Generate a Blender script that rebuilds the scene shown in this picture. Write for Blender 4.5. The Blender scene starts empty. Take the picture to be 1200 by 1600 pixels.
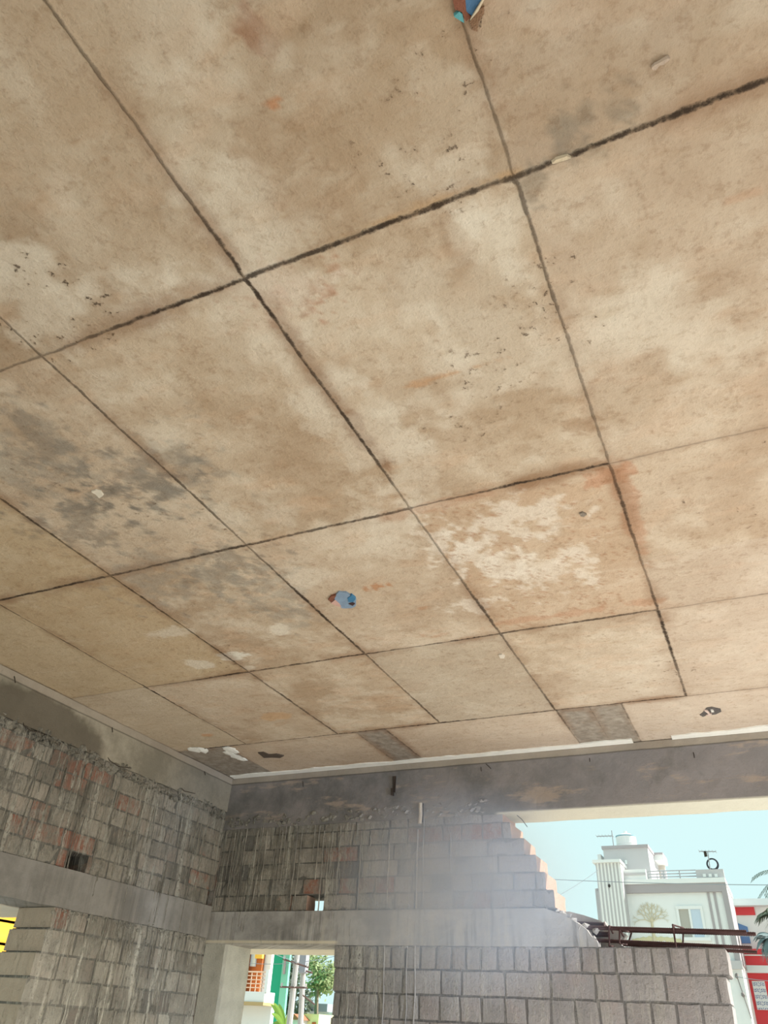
import bpy, bmesh, math, random
from mathutils import Vector, Matrix, noise as mnoise

random.seed(11)
S = bpy.context.scene
COL = S.collection
R = random.random
def U(a, b): return a + (b - a) * random.random()

# ------------------------------------------------------------------ camera
F_PX, YAW, PITCH, ROLL = 1163.727, -0.46245762, 0.61370812, 0.05703343
cy, sy, cp, sp = math.cos(YAW), math.sin(YAW), math.cos(PITCH), math.sin(PITCH)
fw = Vector((sy*cp, cy*cp, sp)); r0 = Vector((cy, -sy, 0)); u0 = r0.cross(fw)
rt = r0*math.cos(ROLL) + u0*math.sin(ROLL); up = u0*math.cos(ROLL) - r0*math.sin(ROLL)
cam = bpy.data.cameras.new('camera'); camo = bpy.data.objects.new('camera', cam); COL.objects.link(camo)
cam.sensor_fit = 'VERTICAL'; cam.sensor_height = 36; cam.sensor_width = 27
cam.lens = F_PX/1600*36; cam.clip_start = .03; cam.clip_end = 400
camo.matrix_world = Matrix(((rt.x, up.x, -fw.x, 0), (rt.y, up.y, -fw.y, 0), (rt.z, up.z, -fw.z, 0), (0, 0, 0, 1)))
S.camera = camo

def ray(px, py): return fw + rt*((px-600)/F_PX) - up*((py-800)/F_PX)
def aty(px, py, Y): d = ray(px, py); return d*(Y/d.y)
def atx(px, py, X): d = ray(px, py); return d*(X/d.x)
def atz(px, py, Z): d = ray(px, py); return d*(Z/d.z)

# room, metres, measured from the eye point
CZ = 1.367; XL = -3.10; YB = 4.18; T = .24; FZ = -1.63; XR = 3.1; YF = -3.0
JX = [-4.43, -3.82, -3.215, -2.605, -1.997, -1.391, -.778, -.162, .449, 1.06, 1.671, 2.282, 2.893]
JY = [-2.96, -2.02, -1.08, -.14, .805, 1.746, 2.688, 3.594]

# ------------------------------------------------------------------ object helpers
class MB:
    def __init__(s): s.v = []; s.f = []; s.c = []
    def vert(s, p): s.v.append(tuple(p)); return len(s.v)-1
    def face(s, ids, col=(1, 1, 1)): s.f.append(tuple(ids)); s.c.append(col)
    def quad(s, a, b, c, d, col=(1, 1, 1)):
        i = len(s.v); s.v += [tuple(a), tuple(b), tuple(c), tuple(d)]; s.face((i, i+1, i+2, i+3), col)
    def box(s, x0, x1, y0, y1, z0, z1, col=(1, 1, 1), jit=0, M=None):
        i = len(s.v)
        for z in (z0, z1):
            for x, y in ((x0, y0), (x1, y0), (x1, y1), (x0, y1)):
                p = Vector((x+U(-jit, jit), y+U(-jit, jit), z+U(-jit, jit)))
                s.v.append(tuple(M @ p if M else p))
        for q in ((0, 3, 2, 1), (4, 5, 6, 7), (0, 1, 5, 4), (1, 2, 6, 5), (2, 3, 7, 6), (3, 0, 4, 7)):
            s.face([i+k for k in q], col)
    def tube(s, pts, rad, n=8, col=(1, 1, 1), taper=None):
        pts = [Vector(p) for p in pts]; i0 = len(s.v); m = len(pts)
        for k, p in enumerate(pts):
            t = (pts[min(k+1, m-1)] - pts[max(k-1, 0)]).normalized()
            a = t.orthogonal().normalized() if k == 0 else (a - t*a.dot(t)).normalized()
            b = t.cross(a); rr = rad if taper is None else rad*(1 + (taper-1)*k/(m-1))
            for j in range(n):
                w = 2*math.pi*j/n; s.v.append(tuple(p + (a*math.cos(w) + b*math.sin(w))*rr))
        for k in range(m-1):
            for j in range(n):
                s.face((i0+k*n+j, i0+k*n+(j+1) % n, i0+(k+1)*n+(j+1) % n, i0+(k+1)*n+j), col)
        s.face([i0+j for j in range(n)][::-1], col); s.face([i0+(m-1)*n+j for j in range(n)], col)
    def prism(s, poly, fn, d0, d1, col=(1, 1, 1)):
        n = len(poly); i = len(s.v)
        for d in (d0, d1):
            for p in poly: s.v.append(tuple(fn(p[0], d, p[1])))
        s.face([i+k for k in range(n)], col); s.face([i+n+k for k in range(n)][::-1], col)
        for k in range(n): s.face((i+k, i+(k+1) % n, i+n+(k+1) % n, i+n+k), col)
    def lump(s, c, rx, ry, rz, col=(.6, .2, 0), rough=.25, sub=1):
        b = bmesh.new(); bmesh.ops.create_icosphere(b, subdivisions=sub, radius=1)
        o = Vector((U(0, 90), U(0, 90), U(0, 90))); i = len(s.v)
        for v in b.verts:
            k = 1 + rough*2*mnoise.noise(v.co*1.3+o)
            s.v.append((c[0]+v.co.x*rx*k, c[1]+v.co.y*ry*k, c[2]+v.co.z*rz*k))
        for f in b.faces: s.face([i+v.index for v in f.verts], col)
        b.free()
    def build(s, name, mat, parent=None, smooth=False, bevel=0):
        me = bpy.data.meshes.new(name); me.from_pydata(s.v, [], s.f)
        ca = me.color_attributes.new('tint', 'FLOAT_COLOR', 'CORNER')
        buf = []
        for f, c in zip(s.f, s.c): buf += [c[0], c[1], c[2], 1.0]*len(f)
        ca.data.foreach_set('color', buf)
        b = bmesh.new(); b.from_mesh(me)
        bmesh.ops.recalc_face_normals(b, faces=b.faces); b.to_mesh(me); b.free()
        if smooth: me.polygons.foreach_set('use_smooth', [True]*len(me.polygons))
        me.materials.append(mat)
        o = bpy.data.objects.new(name, me); COL.objects.link(o)
        if parent: o.parent = parent
        if bevel:
            m = o.modifiers.new('bevel', 'BEVEL'); m.width = bevel; m.segments = 2; m.limit_method = 'ANGLE'
        return o

def tag(o, label=None, cat=None, group=None, kind=None):
    if label: o['label'] = label
    if cat: o['category'] = cat
    if group: o['group'] = group
    if kind: o['kind'] = kind
    return o
def thing(name, loc, label, cat, group=None):
    o = bpy.data.objects.new(name, None); COL.objects.link(o); o.location = loc
    o.empty_display_size = .1
    return tag(o, label, cat, group)
def struct(o, label=None):
    o['kind'] = 'structure'
    if label: o['label'] = label
    return o
def part(mb, name, mat, root, **k):           # vertices are world: shift to the root's base
    L = root.location if root.parent is None else root.location + root.parent.location
    base = root
    off = Vector((0, 0, 0)); q = root
    while q is not None: off += q.location; q = q.parent
    mb.v = [(v[0]-off.x, v[1]-off.y, v[2]-off.z) for v in mb.v]
    return mb.build(name, mat, root, **k)

# ------------------------------------------------------------------ shader helpers
class N:
    def __init__(s, g, sock): s.g = g; s.s = sock
    def _b(s, op, o, rev=False):
        return s.g.m(op, o, s) if rev else s.g.m(op, s, o)
    def __add__(s, o): return s._b('ADD', o)
    __radd__ = __add__
    def __sub__(s, o): return s._b('SUBTRACT', o)
    def __rsub__(s, o): return s._b('SUBTRACT', o, True)
    def __mul__(s, o): return s._b('MULTIPLY', o)
    __rmul__ = __mul__
class G:
    def __init__(s, name, rough=.9, spec=.15):
        s.mat = bpy.data.materials.new(name); s.mat.use_nodes = True; s.nt = s.mat.node_tree
        s.bs = s.nt.nodes['Principled BSDF']; s.bs.inputs['Roughness'].default_value = rough
        s.bs.inputs['Specular IOR Level'].default_value = spec
        s.tc = s.nt.nodes.new('ShaderNodeTexCoord'); s.P = N(s, s.tc.outputs['Object'])
        sep = s.nt.nodes.new('ShaderNodeSeparateXYZ'); s.nt.links.new(s.P.s, sep.inputs[0])
        s.x, s.y, s.z = (N(s, sep.outputs[i]) for i in range(3))
    def put(s, v, sock):
        if isinstance(v, N): s.nt.links.new(v.s, sock)
        elif isinstance(v, (tuple, list)): sock.default_value = tuple(v)+((1,) if len(v) == 3 and sock.type == 'RGBA' else ())
        else: sock.default_value = v
    def m(s, op, a, b=None, c=None):
        n = s.nt.nodes.new('ShaderNodeMath'); n.operation = op
        for i, v in enumerate((a, b, c)):
            if v is not None: s.put(v, n.inputs[i])
        return N(s, n.outputs[0])
    def vec(s, x, y, z):
        n = s.nt.nodes.new('ShaderNodeCombineXYZ')
        for i, v in enumerate((x, y, z)): s.put(v, n.inputs[i])
        return N(s, n.outputs[0])
    def noise(s, scale, detail=4, rough=.6, vec=None, dist=0):
        n = s.nt.nodes.new('ShaderNodeTexNoise'); s.put(vec or s.P, n.inputs['Vector'])
        n.inputs['Scale'].default_value = scale; n.inputs['Detail'].default_value = detail
        n.inputs['Roughness'].default_value = rough; n.inputs['Distortion'].default_value = dist
        return N(s, n.outputs[0])
    def vor(s, scale, vec=None, feat='F1'):
        n = s.nt.nodes.new('ShaderNodeTexVoronoi'); n.feature = feat; s.put(vec or s.P, n.inputs['Vector'])
        n.inputs['Scale'].default_value = scale; return N(s, n.outputs['Distance'])
    def sm(s, v, a, b):
        n = s.nt.nodes.new('ShaderNodeMapRange'); n.interpolation_type = 'SMOOTHSTEP'
        s.put(v, n.inputs[0])
        if a <= b: n.inputs[1].default_value = a; n.inputs[2].default_value = b
        else:
            n.inputs[1].default_value = b; n.inputs[2].default_value = a
            n.inputs[3].default_value = 1; n.inputs[4].default_value = 0
        return N(s, n.outputs[0])
    def mix(s, f, a, b, mode='MIX'):
        n = s.nt.nodes.new('ShaderNodeMix'); n.data_type = 'RGBA'; n.blend_type = mode
        s.put(f, n.inputs[0]); s.put(a, n.inputs[6]); s.put(b, n.inputs[7]); return N(s, n.outputs[2])
    def attr(s, name='tint'):
        n = s.nt.nodes.new('ShaderNodeAttribute'); n.attribute_name = name
        sep = s.nt.nodes.new('ShaderNodeSeparateColor'); s.nt.links.new(n.outputs['Color'], sep.inputs[0])
        return [N(s, sep.outputs[i]) for i in range(3)] + [N(s, n.outputs['Color'])]
    def bump(s, h, dist=.01, strength=1):
        n = s.nt.nodes.new('ShaderNodeBump'); s.put(h, n.inputs['Height']); n.inputs['Distance'].default_value = dist
        n.inputs['Strength'].default_value = strength; s.nt.links.new(n.outputs[0], s.bs.inputs['Normal'])
    def done(s, col):
        s.put(col, s.bs.inputs['Base Color']); return s.mat

def plain(name, col, rough=.7, var=.12, scale=6, metal=0, bump=0, spec=.2):
    g = G(name, rough, spec); n = g.noise(scale, 5)
    d = tuple(c*(1-var) for c in col); l = tuple(min(1, c*(1+var)) for c in col)
    g.bs.inputs['Metallic'].default_value = metal
    if bump: g.bump(g.noise(scale*8, 3), bump)
    return g.done(g.mix(n, d, l))

# ------------------------------------------------------------------ ceiling material
def ceiling_material():
    g = G('shuttered_concrete', .85, .2)
    col = g.attr('stain')[3]
    jd, js, pm, _ = g.attr('joint')
    n1 = g.noise(42, 4, .72); n2 = g.noise(11, 4, .66, vec=g.vec(g.x*.6, g.y*1.5, .3))
    c = g.mix(g.sm(n1, .50, .70)*.42, col, g.mix(1.0, col, (.60, .50, .42), 'MULTIPLY'))
    c = g.mix(g.sm(n2, .54, .72)*.28, c, g.mix(.5, c, (.80, .72, .58)))
    c = g.mix(g.sm(n2, .45, .30)*.30, c, g.mix(1.0, c, (.74, .64, .52), 'MULTIPLY'))
    n3 = g.noise(170, 2, .6)
    c = g.mix(g.sm(n3, .54, .74)*.22, c, g.mix(1.0, c, (.62, .54, .46), 'MULTIPLY'))
    pit = g.sm(n1, .63, .69)*pm
    c = g.mix(pit*.85, c, (.11, .075, .05))
    d = jd + (n1 - .5)*.42 + (n3 - .5)*.12
    core = g.sm(d, .20, .03)*js
    halo = g.sm(jd + (n2 - .5)*1.2, 1.4, 0)*js
    c = g.mix(halo*g.sm(g.noise(2.6, 3), .36, .6)*.72, c, (.24, .125, .062))
    c = g.mix(core*.95, c, g.mix(g.sm(n1, .45, .62), (.034, .020, .012), (.12, .08, .05)))
    g.bump(n1*.7 + n2*.5 + n3*.10 - pit*.5 + core*.5, .0075, 1)
    return g.done(c)

# ------------------------------------------------------------------ wall materials
def wall_material(kind):
    g = G('wall_'+kind, .92, .1)
    r, gg, b, _ = g.attr()
    hor = g.x + g.y                      # runs along either wall
    big = g.noise(2.0, 4, .6); med = g.noise(8, 5, .7); fine = g.noise(55, 4, .75)
    slur = g.mix(g.sm(med, .30, .66), (.165, .15, .115), (.47, .43, .345))
    low = g.sm(g.z + (med - .5)*.9, .50, .0)  # paler slurry lower down, brightened further to stand in for light there
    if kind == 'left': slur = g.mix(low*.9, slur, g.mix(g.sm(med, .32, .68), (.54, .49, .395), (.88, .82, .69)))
    else:
        right = g.sm(g.x + (med - .5)*.8, -2.6, -1.0)  # mauve brick toward the right, with lens veil mixed into the colour
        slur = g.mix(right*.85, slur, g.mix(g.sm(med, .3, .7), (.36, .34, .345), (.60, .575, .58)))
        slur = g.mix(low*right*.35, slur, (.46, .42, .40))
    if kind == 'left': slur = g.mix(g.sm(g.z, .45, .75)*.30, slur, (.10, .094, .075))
    brick = g.mix(fine, (.20, .085, .055), (.36, .18, .125))
    face = g.mix(.22 + r*.42, slur, g.mix(gg, (.10, .092, .075), (.46, .405, .33) if kind == 'left' else (.36, .325, .285)))
    big2 = g.noise(4.5, 5, .7, vec=g.vec(g.x*.8+4, g.y*.8, g.z))
    face = g.mix(g.sm(big2, .50, .62)*.65, face, g.mix(g.sm(fine, .3, .7), (.14, .128, .105), (.42, .385, .32) if kind == 'left' else (.34, .32, .285)))
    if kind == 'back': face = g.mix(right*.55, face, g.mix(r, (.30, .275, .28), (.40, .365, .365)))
    joint = g.m('LESS_THAN', gg, .1)*g.m('GREATER_THAN', r, .7)*(1 if kind == 'left' else 1)
    face = g.mix(joint*(.34 if kind == 'left' else .5), face, (.11, .105, .10))
    col = g.mix(g.m('MINIMUM', b, 1)*g.sm(med, .40, .60)*g.sm(big2, .62, .46)*.9 + g.sm(b, 1.05, 1.15)*g.sm(fine, .62, .45)*.32, face, brick)
    wob = (g.noise(5, 2) - .5)*.05
    s1 = g.noise(17, 4, .75, vec=g.vec(hor + wob, g.z*.05, 0)); s2 = g.noise(44, 3, .75, vec=g.vec(hor + wob*.6, g.z*.10, 4.))
    mask = g.sm(big, .30, .50)
    if kind == 'back': mask = mask*(1 - .8*g.sm(g.x, -2.5, -1.7))
    streak = g.m('MAXIMUM', g.sm(s1, .515, .60), g.sm(s2, .54, .63)*.9)*mask*g.sm(fine, .25, .5)
    dark = g.m('MAXIMUM', g.sm(s1, .47, .36), g.sm(s2, .43, .33)*.7)*mask
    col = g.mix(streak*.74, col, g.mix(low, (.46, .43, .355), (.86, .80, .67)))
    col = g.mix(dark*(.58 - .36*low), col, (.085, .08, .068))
    col = g.mix(g.sm(big, .52, .66)*.30, col, (.12, .113, .095))
    col = g.mix(g.sm(fine, .54, .72)*.45, col, (.09, .08, .065))
    col = g.mix(g.sm(b, 1.3, 1.8), col, g.mix(fine, (.40, .25, .18), (.54, .37, .285)) if kind == 'back' else g.mix(med, (.42, .33, .25), (.66, .56, .44)))
    g.bump(fine*.8 + med*.8 + streak*.5, .010, 1)
    return g.done(col)

def beam_material(kind):
    g = G('beam_'+kind, .9, .12)
    med = g.noise(4, 6, .68); fine = g.noise(40, 5, .7); lay = g.noise(5, 5, .65, vec=g.vec((g.x+g.y)*.6, g.z*2.4, 2))
    if kind == 'back':
        col = g.mix(g.sm(med, .35, .65), (.155, .145, .135), (.25, .225, .21))
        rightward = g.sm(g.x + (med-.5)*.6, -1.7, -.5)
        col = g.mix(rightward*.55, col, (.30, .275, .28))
        col = g.mix(g.sm(lay, .55, .66)*.55, col, (.44, .34, .26))
        col = g.mix(g.sm(g.noise(2.2, 5), .55, .7)*.6, col, (.10, .10, .085))
    else:
        col = g.mix(g.sm(med, .35, .65), (.24, .215, .165), (.40, .355, .275))
        d = g.m('SQRT', (g.y-2.55)*(g.y-2.55)*1.6 + (g.z-1.18)*(g.z-1.18)*14)
        col = g.mix(g.sm(d + (g.noise(6, 5)-.5)*.5, .62, .45)*.85, col, (.125, .105, .078))
        col = g.mix(g.sm(g.y, 3.0, 3.9)*.5, col, (.19, .165, .13))
    strip = g.sm(g.z, 1.318, 1.328)
    col = g.mix(strip*.8, col, g.mix(med, (.30, .25, .20), (.46, .39, .31)))
    col = g.mix(g.sm(g.m('ABSOLUTE', g.z - 1.321 + (med-.5)*.01), .006, .001)*.6, col, (.08, .065, .05))
    und = g.sm(g.z, 1.052, 1.040)*g.sm(g.x, -1.30, -1.26)  # underside over the opening lightened: outdoor bounce painted in
    col = g.mix(und*.95, col, g.mix(fine, (.56, .53, .44), (.70, .67, .57)))
    col = g.mix(g.sm(fine, .6, .8)*.35, col, (.09, .075, .06))
    g.bump(fine*.5 + med + g.noise(120, 2)*.2, .007, .9)
    return g.done(col)

MAT_CEIL = ceiling_material()
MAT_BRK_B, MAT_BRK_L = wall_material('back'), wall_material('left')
MAT_BEAM_B, MAT_BEAM_L = beam_material('back'), beam_material('left')
def mortar_material():
    g = G('mortar', .95, .1); n = g.noise(7, 6, .7); f = g.noise(45, 4, .7)
    c = g.mix(g.sm(n, .3, .7), (.075, .07, .06), (.22, .21, .18))
    c = g.mix(g.m('GREATER_THAN', 3.9, g.y)*g.sm(g.z, .5, .0)*.7, c, (.27, .245, .20))
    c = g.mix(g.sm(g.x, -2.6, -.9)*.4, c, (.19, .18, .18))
    g.bump(f, .006, .9); return g.done(g.mix(g.sm(f, .6, .8)*.4, c, (.09, .08, .065)))
MAT_MORTAR = mortar_material()
MAT_DRIP = plain('slurry_drip', (.36, .34, .29), .9, .45, 14, bump=.004)
def lintel_material():
    g = G('lintel_concrete', .92, .1); med = g.noise(4.5, 6, .66); fine = g.noise(48, 5, .7)
    c = g.mix(g.sm(med, .33, .68), (.24, .225, .205), (.43, .405, .37))
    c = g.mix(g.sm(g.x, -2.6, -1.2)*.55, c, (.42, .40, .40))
    s1 = g.noise(30, 3, .65, vec=g.vec(g.x+g.y, g.z*.05, 0))
    mk = g.sm(g.noise(2.2, 2), .36, .56)
    c = g.mix(g.sm(s1, .53, .62)*mk*.6, c, (.46, .42, .36)); c = g.mix(g.sm(s1, .47, .38)*mk*.5, c, (.12, .11, .095))
    c = g.mix(g.sm(g.x, -3.05, -3.10)*.62, c, g.mix(med, (.135, .12, .098), (.27, .245, .205)))
    und = g.sm(g.z, .428, .418)*g.sm(g.z, .40, .415)*g.sm(g.x, -2.2, -2.24)  # window soffit paled in its colour to imitate light bounced from outside
    c = g.mix(und*.9, c, (.66, .58, .43))
    c = g.mix(g.sm(fine, .6, .8)*.3, c, (.12, .10, .085))
    g.bump(fine*.5 + med*.7, .007, .9); return g.done(c)
MAT_LINTEL = lintel_material()

# ------------------------------------------------------------------ ceiling slab
def lerp3(a, b, t): return (a[0]+(b[0]-a[0])*t, a[1]+(b[1]-a[1])*t, a[2]+(b[2]-a[2])*t)
def sst(v, a, b):
    t = (v-a)/(b-a); t = 0. if t < 0 else 1. if t > 1 else t
    return t*t*(3-2*t)
def fb(x, y, s, o, z, H=.75): return mnoise.fractal(Vector((x*s, y*s, z)), H, 2.1, o)
SPOTS = []
def spot(px, py, rx, ry, col, k, na=.5, ns=9, soft=.5):
    c = atz(px, py, CZ); SPOTS.append((c.x, c.y, rx, ry, col, k, na, ns, soft))
G1, G2, RU, CR, BR = (.17, .155, .125), (.30, .275, .22), (.46, .20, .085), (.70, .63, .50), (.35, .235, .14)
for a_ in ((215, 755, .15, .13), (130, 815, .17, .11), (185, 775, .2, .06), (360, 885, .15, .15), (70, 700, .12, .16)): spot(*a_, G1, .50, 1.0, 16, 1.0)
for a_ in ((250, 905, .17, .18), (410, 930, .13, .10), (280, 720, .10, .12), (60, 740, .16, .14), (455, 965, .10, .07)): spot(*a_, G2, .45, 1.0, 14, 1.0)
for a_ in ((897, 205, .045, .05), (950, 158, .04, .035), (925, 190, .05, .02), (838, 285, .03, .035)): spot(*a_, (.25, .215, .16), .62, .8, 24, .7)
spot(465, 285, .12, .13, BR, .45, .8, 20, .6); spot(715, 380, .03, .09, BR, .5); spot(385, 32, .018, .045, (.30, .16, .09), .75, .6, 22); spot(410, 62, .03, .03, (.33, .2, .12), .55, .6, 25)
spot(427, 161, .020, .012, RU, .9, .5, 34, .3); spot(440, 455, .10, .07, (.40, .19, .10), .6, .9, 30, .4); spot(436, 455, .02, .015, (.36, .12, .05), .8, .4, 40, .3)
spot(572, 688, .03, .15, (.24, .125, .06), .7, .5, 12); spot(430, 480, .02, .10, (.27, .14, .07), .5); spot(690, 190, .09, .12, CR, .5); spot(740, 342, .035, .03, CR, .75, .5, 20, .3)
spot(435, 985, .055, .045, CR, .9, .4, 14, .5); spot(365, 1025, .075, .04, (.74, .70, .58), .95, .35, 20, .25); spot(318, 1040, .06, .05, CR, .75); spot(390, 1043, .04, .025, CR, .8, .3)
spot(270, 990, .12, .05, CR, .6); spot(590, 917, .04, .018, (.45, .22, .1), .8, .7, 40, .4); spot(660, 950, .025, .016, (.42, .22, .11), .55, .4, 30)
for a_ in ((735, 870, .09, .12), (800, 815, .16, .10), (780, 885, .12, .10), (860, 890, .16, .12), (690, 850, .06, .10), (740, 945, .10, .06)): spot(*a_, (.74, .67, .55), .65, .85, 13, .6)
for a_ in ((640, 740, .08, .12), (380, 520, .16, .2), (690, 440, .16, .12), (740, 560, .16, .14), (590, 815, .10, .09), (500, 900, .1, .08), (600, 860, .1, .06), (270, 690, .08, .06), (200, 480, .16, .16),
           (80, 480, .14, .12), (390, 360, .12, .12), (180, 590, .07, .05), (560, 700, .1, .2), (420, 800, .14, .1), (900, 560, .2, .2), (1080, 500, .2, .12), (300, 60, .2, .12), (40, 180, .1, .2), (230, 430, .1, .1)): spot(*a_, CR, .42, .95, 5, .9)
spot(950, 745, .06, .05, (.47, .24, .13), .65, .6, 14); spot(985, 800, .03, .24, (.47, .25, .14), .55, .5, 10); spot(870, 962, .36, .03, (.47, .26, .15), .5, .6, 9); spot(700, 785, .2, .03, (.42, .22, .12), .4)
spot(325, 1148, .05, .03, (.58, .28, .12), .6); spot(430, 1118, .08, .05, (.60, .36, .17), .5); spot(700, 585, .12, .012, (.5, .27, .12), .55, .5, 10); spot(640, 330, .20, .012, (.5, .30, .13), .5, .5, 10); spot(1150, 310, .05, .012, (.5, .32, .2), .5)
for a_ in ((560, 130, .35, .22), (960, 70, .4, .22), (120, 250, .2, .2), (720, 500, .1, .2), (250, 180, .12, .3), (880, 640, .15, .1), (330, 620, .12, .15)): spot(*a_, (.40, .29, .18), .38, .9, 4, 1.)
for a_ in ((910, 660, .06, .03), (930, 670, .03, .01)): spot(*a_, BR, .5, .8, 20)
def slab_colour(x, y):
    c1 = fb(x, y, 2.2, 4, 1.5); c2 = fb(x, y, 5.5, 4, 7.5); c3 = fb(x*.6, y*1.6, 11, 3, 3.5); c4 = fb(x, y, 22, 3, 9.5)
    back = y > 3.594
    row = sum(1 for j in JY if j < y); colm = sum(1 for j in JX if j < x)
    if back: colm = 50 + sum(1 for j in (-2.76, -1.89, -1.71, -.775, -.46) if j < x)
    rr = random.Random(row*31+colm*7+3); h, sgn = rr.random(), rr.random()
    c = lerp3((.44, .333, .22), (.555, .45, .32), sst(c1+.5*c2, -.7, .7))
    c = lerp3(c, (.67, .59, .455), .50*sst(c2+.55*c4+.3*c3, .0, .80))
    c = lerp3(c, (.37, .255, .15), .36*sst(-c2+.7*c4-.35*c1+.3*c3, .10, .95))
    c = lerp3(c, (.60, .42, .27), .35*sst(c3, .1, .7))
    c = lerp3(c, lerp3((.44, .33, .215), (.62, .52, .40), sgn), .30*h)
    if row == 7 and colm == 6: c = lerp3(c, (.48, .42, .32), .5)
    if back: c = lerp3(c, (.60, .50, .385), .5)  # paler sheets of the last row, some veiling glare included in the tone
    if y > 2.3 and x > -1.3: c = lerp3(c, (.62, .555, .47), .45*sst(x+.6*y, .7, 2.2))  # washed out toward the back right: lens veil put into the colour
    if row == 6 and colm == 7: c = lerp3(c, (.58, .42, .28), .38)
    if row >= 6 and colm <= 3: c = lerp3(c, (.60, .52, .38), .55)
    if x < -1.99 and not back and row <= 6 and y < 2.688: c = lerp3(c, (.53, .40, .225), .50)
    if x > -.16: c = lerp3(c, (.56, .45, .345), .25)
    if row <= 4: c = (c[0]*.93, c[1]*.93, c[2]*.93)
    for (cx, cy_, rx, ry, col, k, na, ns, soft) in SPOTS:
        ax, ay = (x-cx)/rx, (y-cy_)/ry
        if abs(ax) > 2.6 or abs(ay) > 2.6: continue
        d = math.sqrt(ax*ax+ay*ay) + na*mnoise.fractal(Vector((x*ns, y*ns, 4.2+k)), .6, 2.1, 4)*1.5
        c = lerp3(c, col, k*sst(d, 1.0+soft*.35, 1.0-soft*.65))
    w = .006*mnoise.noise(Vector((x*20, y*20, 1)))
    if back and (x < -2.765 or -1.89 < x+w < -1.71 or -.775 < x+w < -.46):
        t = .5+.5*fb(x, y, 30, 4, 2.2, .5); c = lerp3(lerp3((.22, .19, .15), (.40, .36, .295), t), c, .06)
    # mid-sheet fold and rusty sheet veins
    if row == 6 and colm == 7:
        v = abs(mnoise.fractal(Vector((x*6, y*6, 11)), .5, 2.2, 5)); c = lerp3(c, (.36, .18, .09), .55*sst(v, .035, .005))
    v = abs(mnoise.fractal(Vector((x*2.6, y*3.5, 17)), .6, 2.2, 4)); c = lerp3(c, (.40, .26, .15), .35*sst(v, .012, .0)*sst(c1, -.1, .3))
    return c
def ceiling():
    ST = .0095
    def axis(lo, hi, step, joints):
        a = []; t = lo
        while t < hi: a.append(t); t += step
        a.append(hi)
        for j in joints:
            if lo < j < hi:
                a = [q for q in a if abs(q-j) > .0085]
                a += [j-.008, j-.0035, j, j+.0035, j+.008]
        return sorted(a)
    xs = axis(XL-.02, .86, ST, [j for j in JX if j < .85]) + [1.1, 1.4, 1.8, 2.3, 2.8, XR]
    xs = [XL-T] + xs
    ys = [YF, -2.4, -1.8, -1.2, -.7, -.3, .1] + axis(.30, YB+.02, ST, [j for j in JY if j > .3]) + [YB+T]
    mb = MB(); nx = len(xs); stain, joint = [], []
    jxl = {}
    ext = [-2.76, -1.89, -1.71, -.775, -.615, -.46]
    for y in ys:
        wy = .004*mnoise.noise(Vector((y*5, 3, 0))) + .0022*mnoise.noise(Vector((y*22, 5, 0)))
        for x in xs:
            wx = .004*mnoise.noise(Vector((x*5, 8, 0))) + .0022*mnoise.noise(Vector((x*22, 9, 0)))
            jx = min(JX, key=lambda j: abs(x-j)); jy = min(JY, key=lambda j: abs(y-j))
            dx = abs(x-jx); dy = abs(y-jy); sx = 1.; sy_ = 1.
            if y > 3.6:
                jx = min(ext, key=lambda j: abs(x-j)); dx = abs(x-jx); sx = .5 if jx in (-.615, -2.76, -.46) else .75
            elif abs(jx+.162) < .01 and y < .8: sx = .5
            elif abs(jx+2.605) < .01 and y < 1.7: sx = .8
            if jy > 1.2 and x > -.16: sy_ = .42 if jy < 2 else .6
            if jy > 2.3 and x < -2.62 and jy < 3: sy_ = .35
            if x < -3.0 and y > 3.5: sy_ = .4
            gx = .62 + .55*mnoise.noise(Vector((y*2.3, jx*3.1, 4))); gy = .72 + .5*mnoise.noise(Vector((x*2.3, jy*3.1, 6)))
            sx *= max(.5, min(1, gx+.15)); sy_ *= max(.55, min(1, gy+.15))
            # width grows with strength
            wk = .9 + .28*sst(y, .6, 2.6); ax = dx/(wk*(.014+.026*sx)); ay = dy/(wk*(.014+.030*sy_))
            if ax < ay: d, st, t, jj = ax, sx, y, jx
            else: d, st, t, jj = ay, sy_, x, jy
            p = Vector((x, y, 0))
            z = .0022*mnoise.noise(p*3.1) + .0008*mnoise.noise(p*17) + .0005*mnoise.noise(p*45)
            k = (math.floor((x+2.605)/.611), sum(1 for j in JY if j < y))
            z += .003*mnoise.noise(Vector((k[0]*3.7+.3, k[1]*5.1+.7, 1.5)))
            dd = min(dx, dy)
            if dd < .007: z -= (1-dd/.007)*st*(.0014 + .0020*mnoise.noise(Vector((t*40, jj*3, 2))))
            w = .0 if (d > .6) else 1.
            # wobble the joint itself
            qx, qy = x, y
            if dx < .03: qx += wy*(1-dx/.03)
            if dy < .03: qy += wx*(1-dy/.03)
            mb.vert((qx, qy, CZ+z))
            q_ = slab_colour(x, y); stain += [min(1, q_[0]*1.0), q_[1]*.965, q_[2]*.975, 1.]
            pm = .8*sst(mnoise.fractal(Vector((x*1.8, y*1.8, 21)), .7, 2.1, 3), .25, .7)
            if (x+1.25)**2/.03+(y-.72)**2/.03 < 1: pm = 1
            joint += [min(d, 2.), st, pm, 1.]
    for j in range(len(ys)-1):
        for i in range(nx-1):
            a = j*nx+i; mb.face((a, a+nx, a+nx+1, a+1))
    o = mb.build('ceiling', MAT_CEIL, smooth=True)
    for nm, buf in (('stain', stain), ('joint', joint)):
        ca = o.data.color_attributes.new(nm, 'FLOAT_COLOR', 'POINT'); ca.data.foreach_set('color', buf)
    if sum(p.normal.z for p in o.data.polygons[:50]) > 0: o.data.flip_normals()
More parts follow.
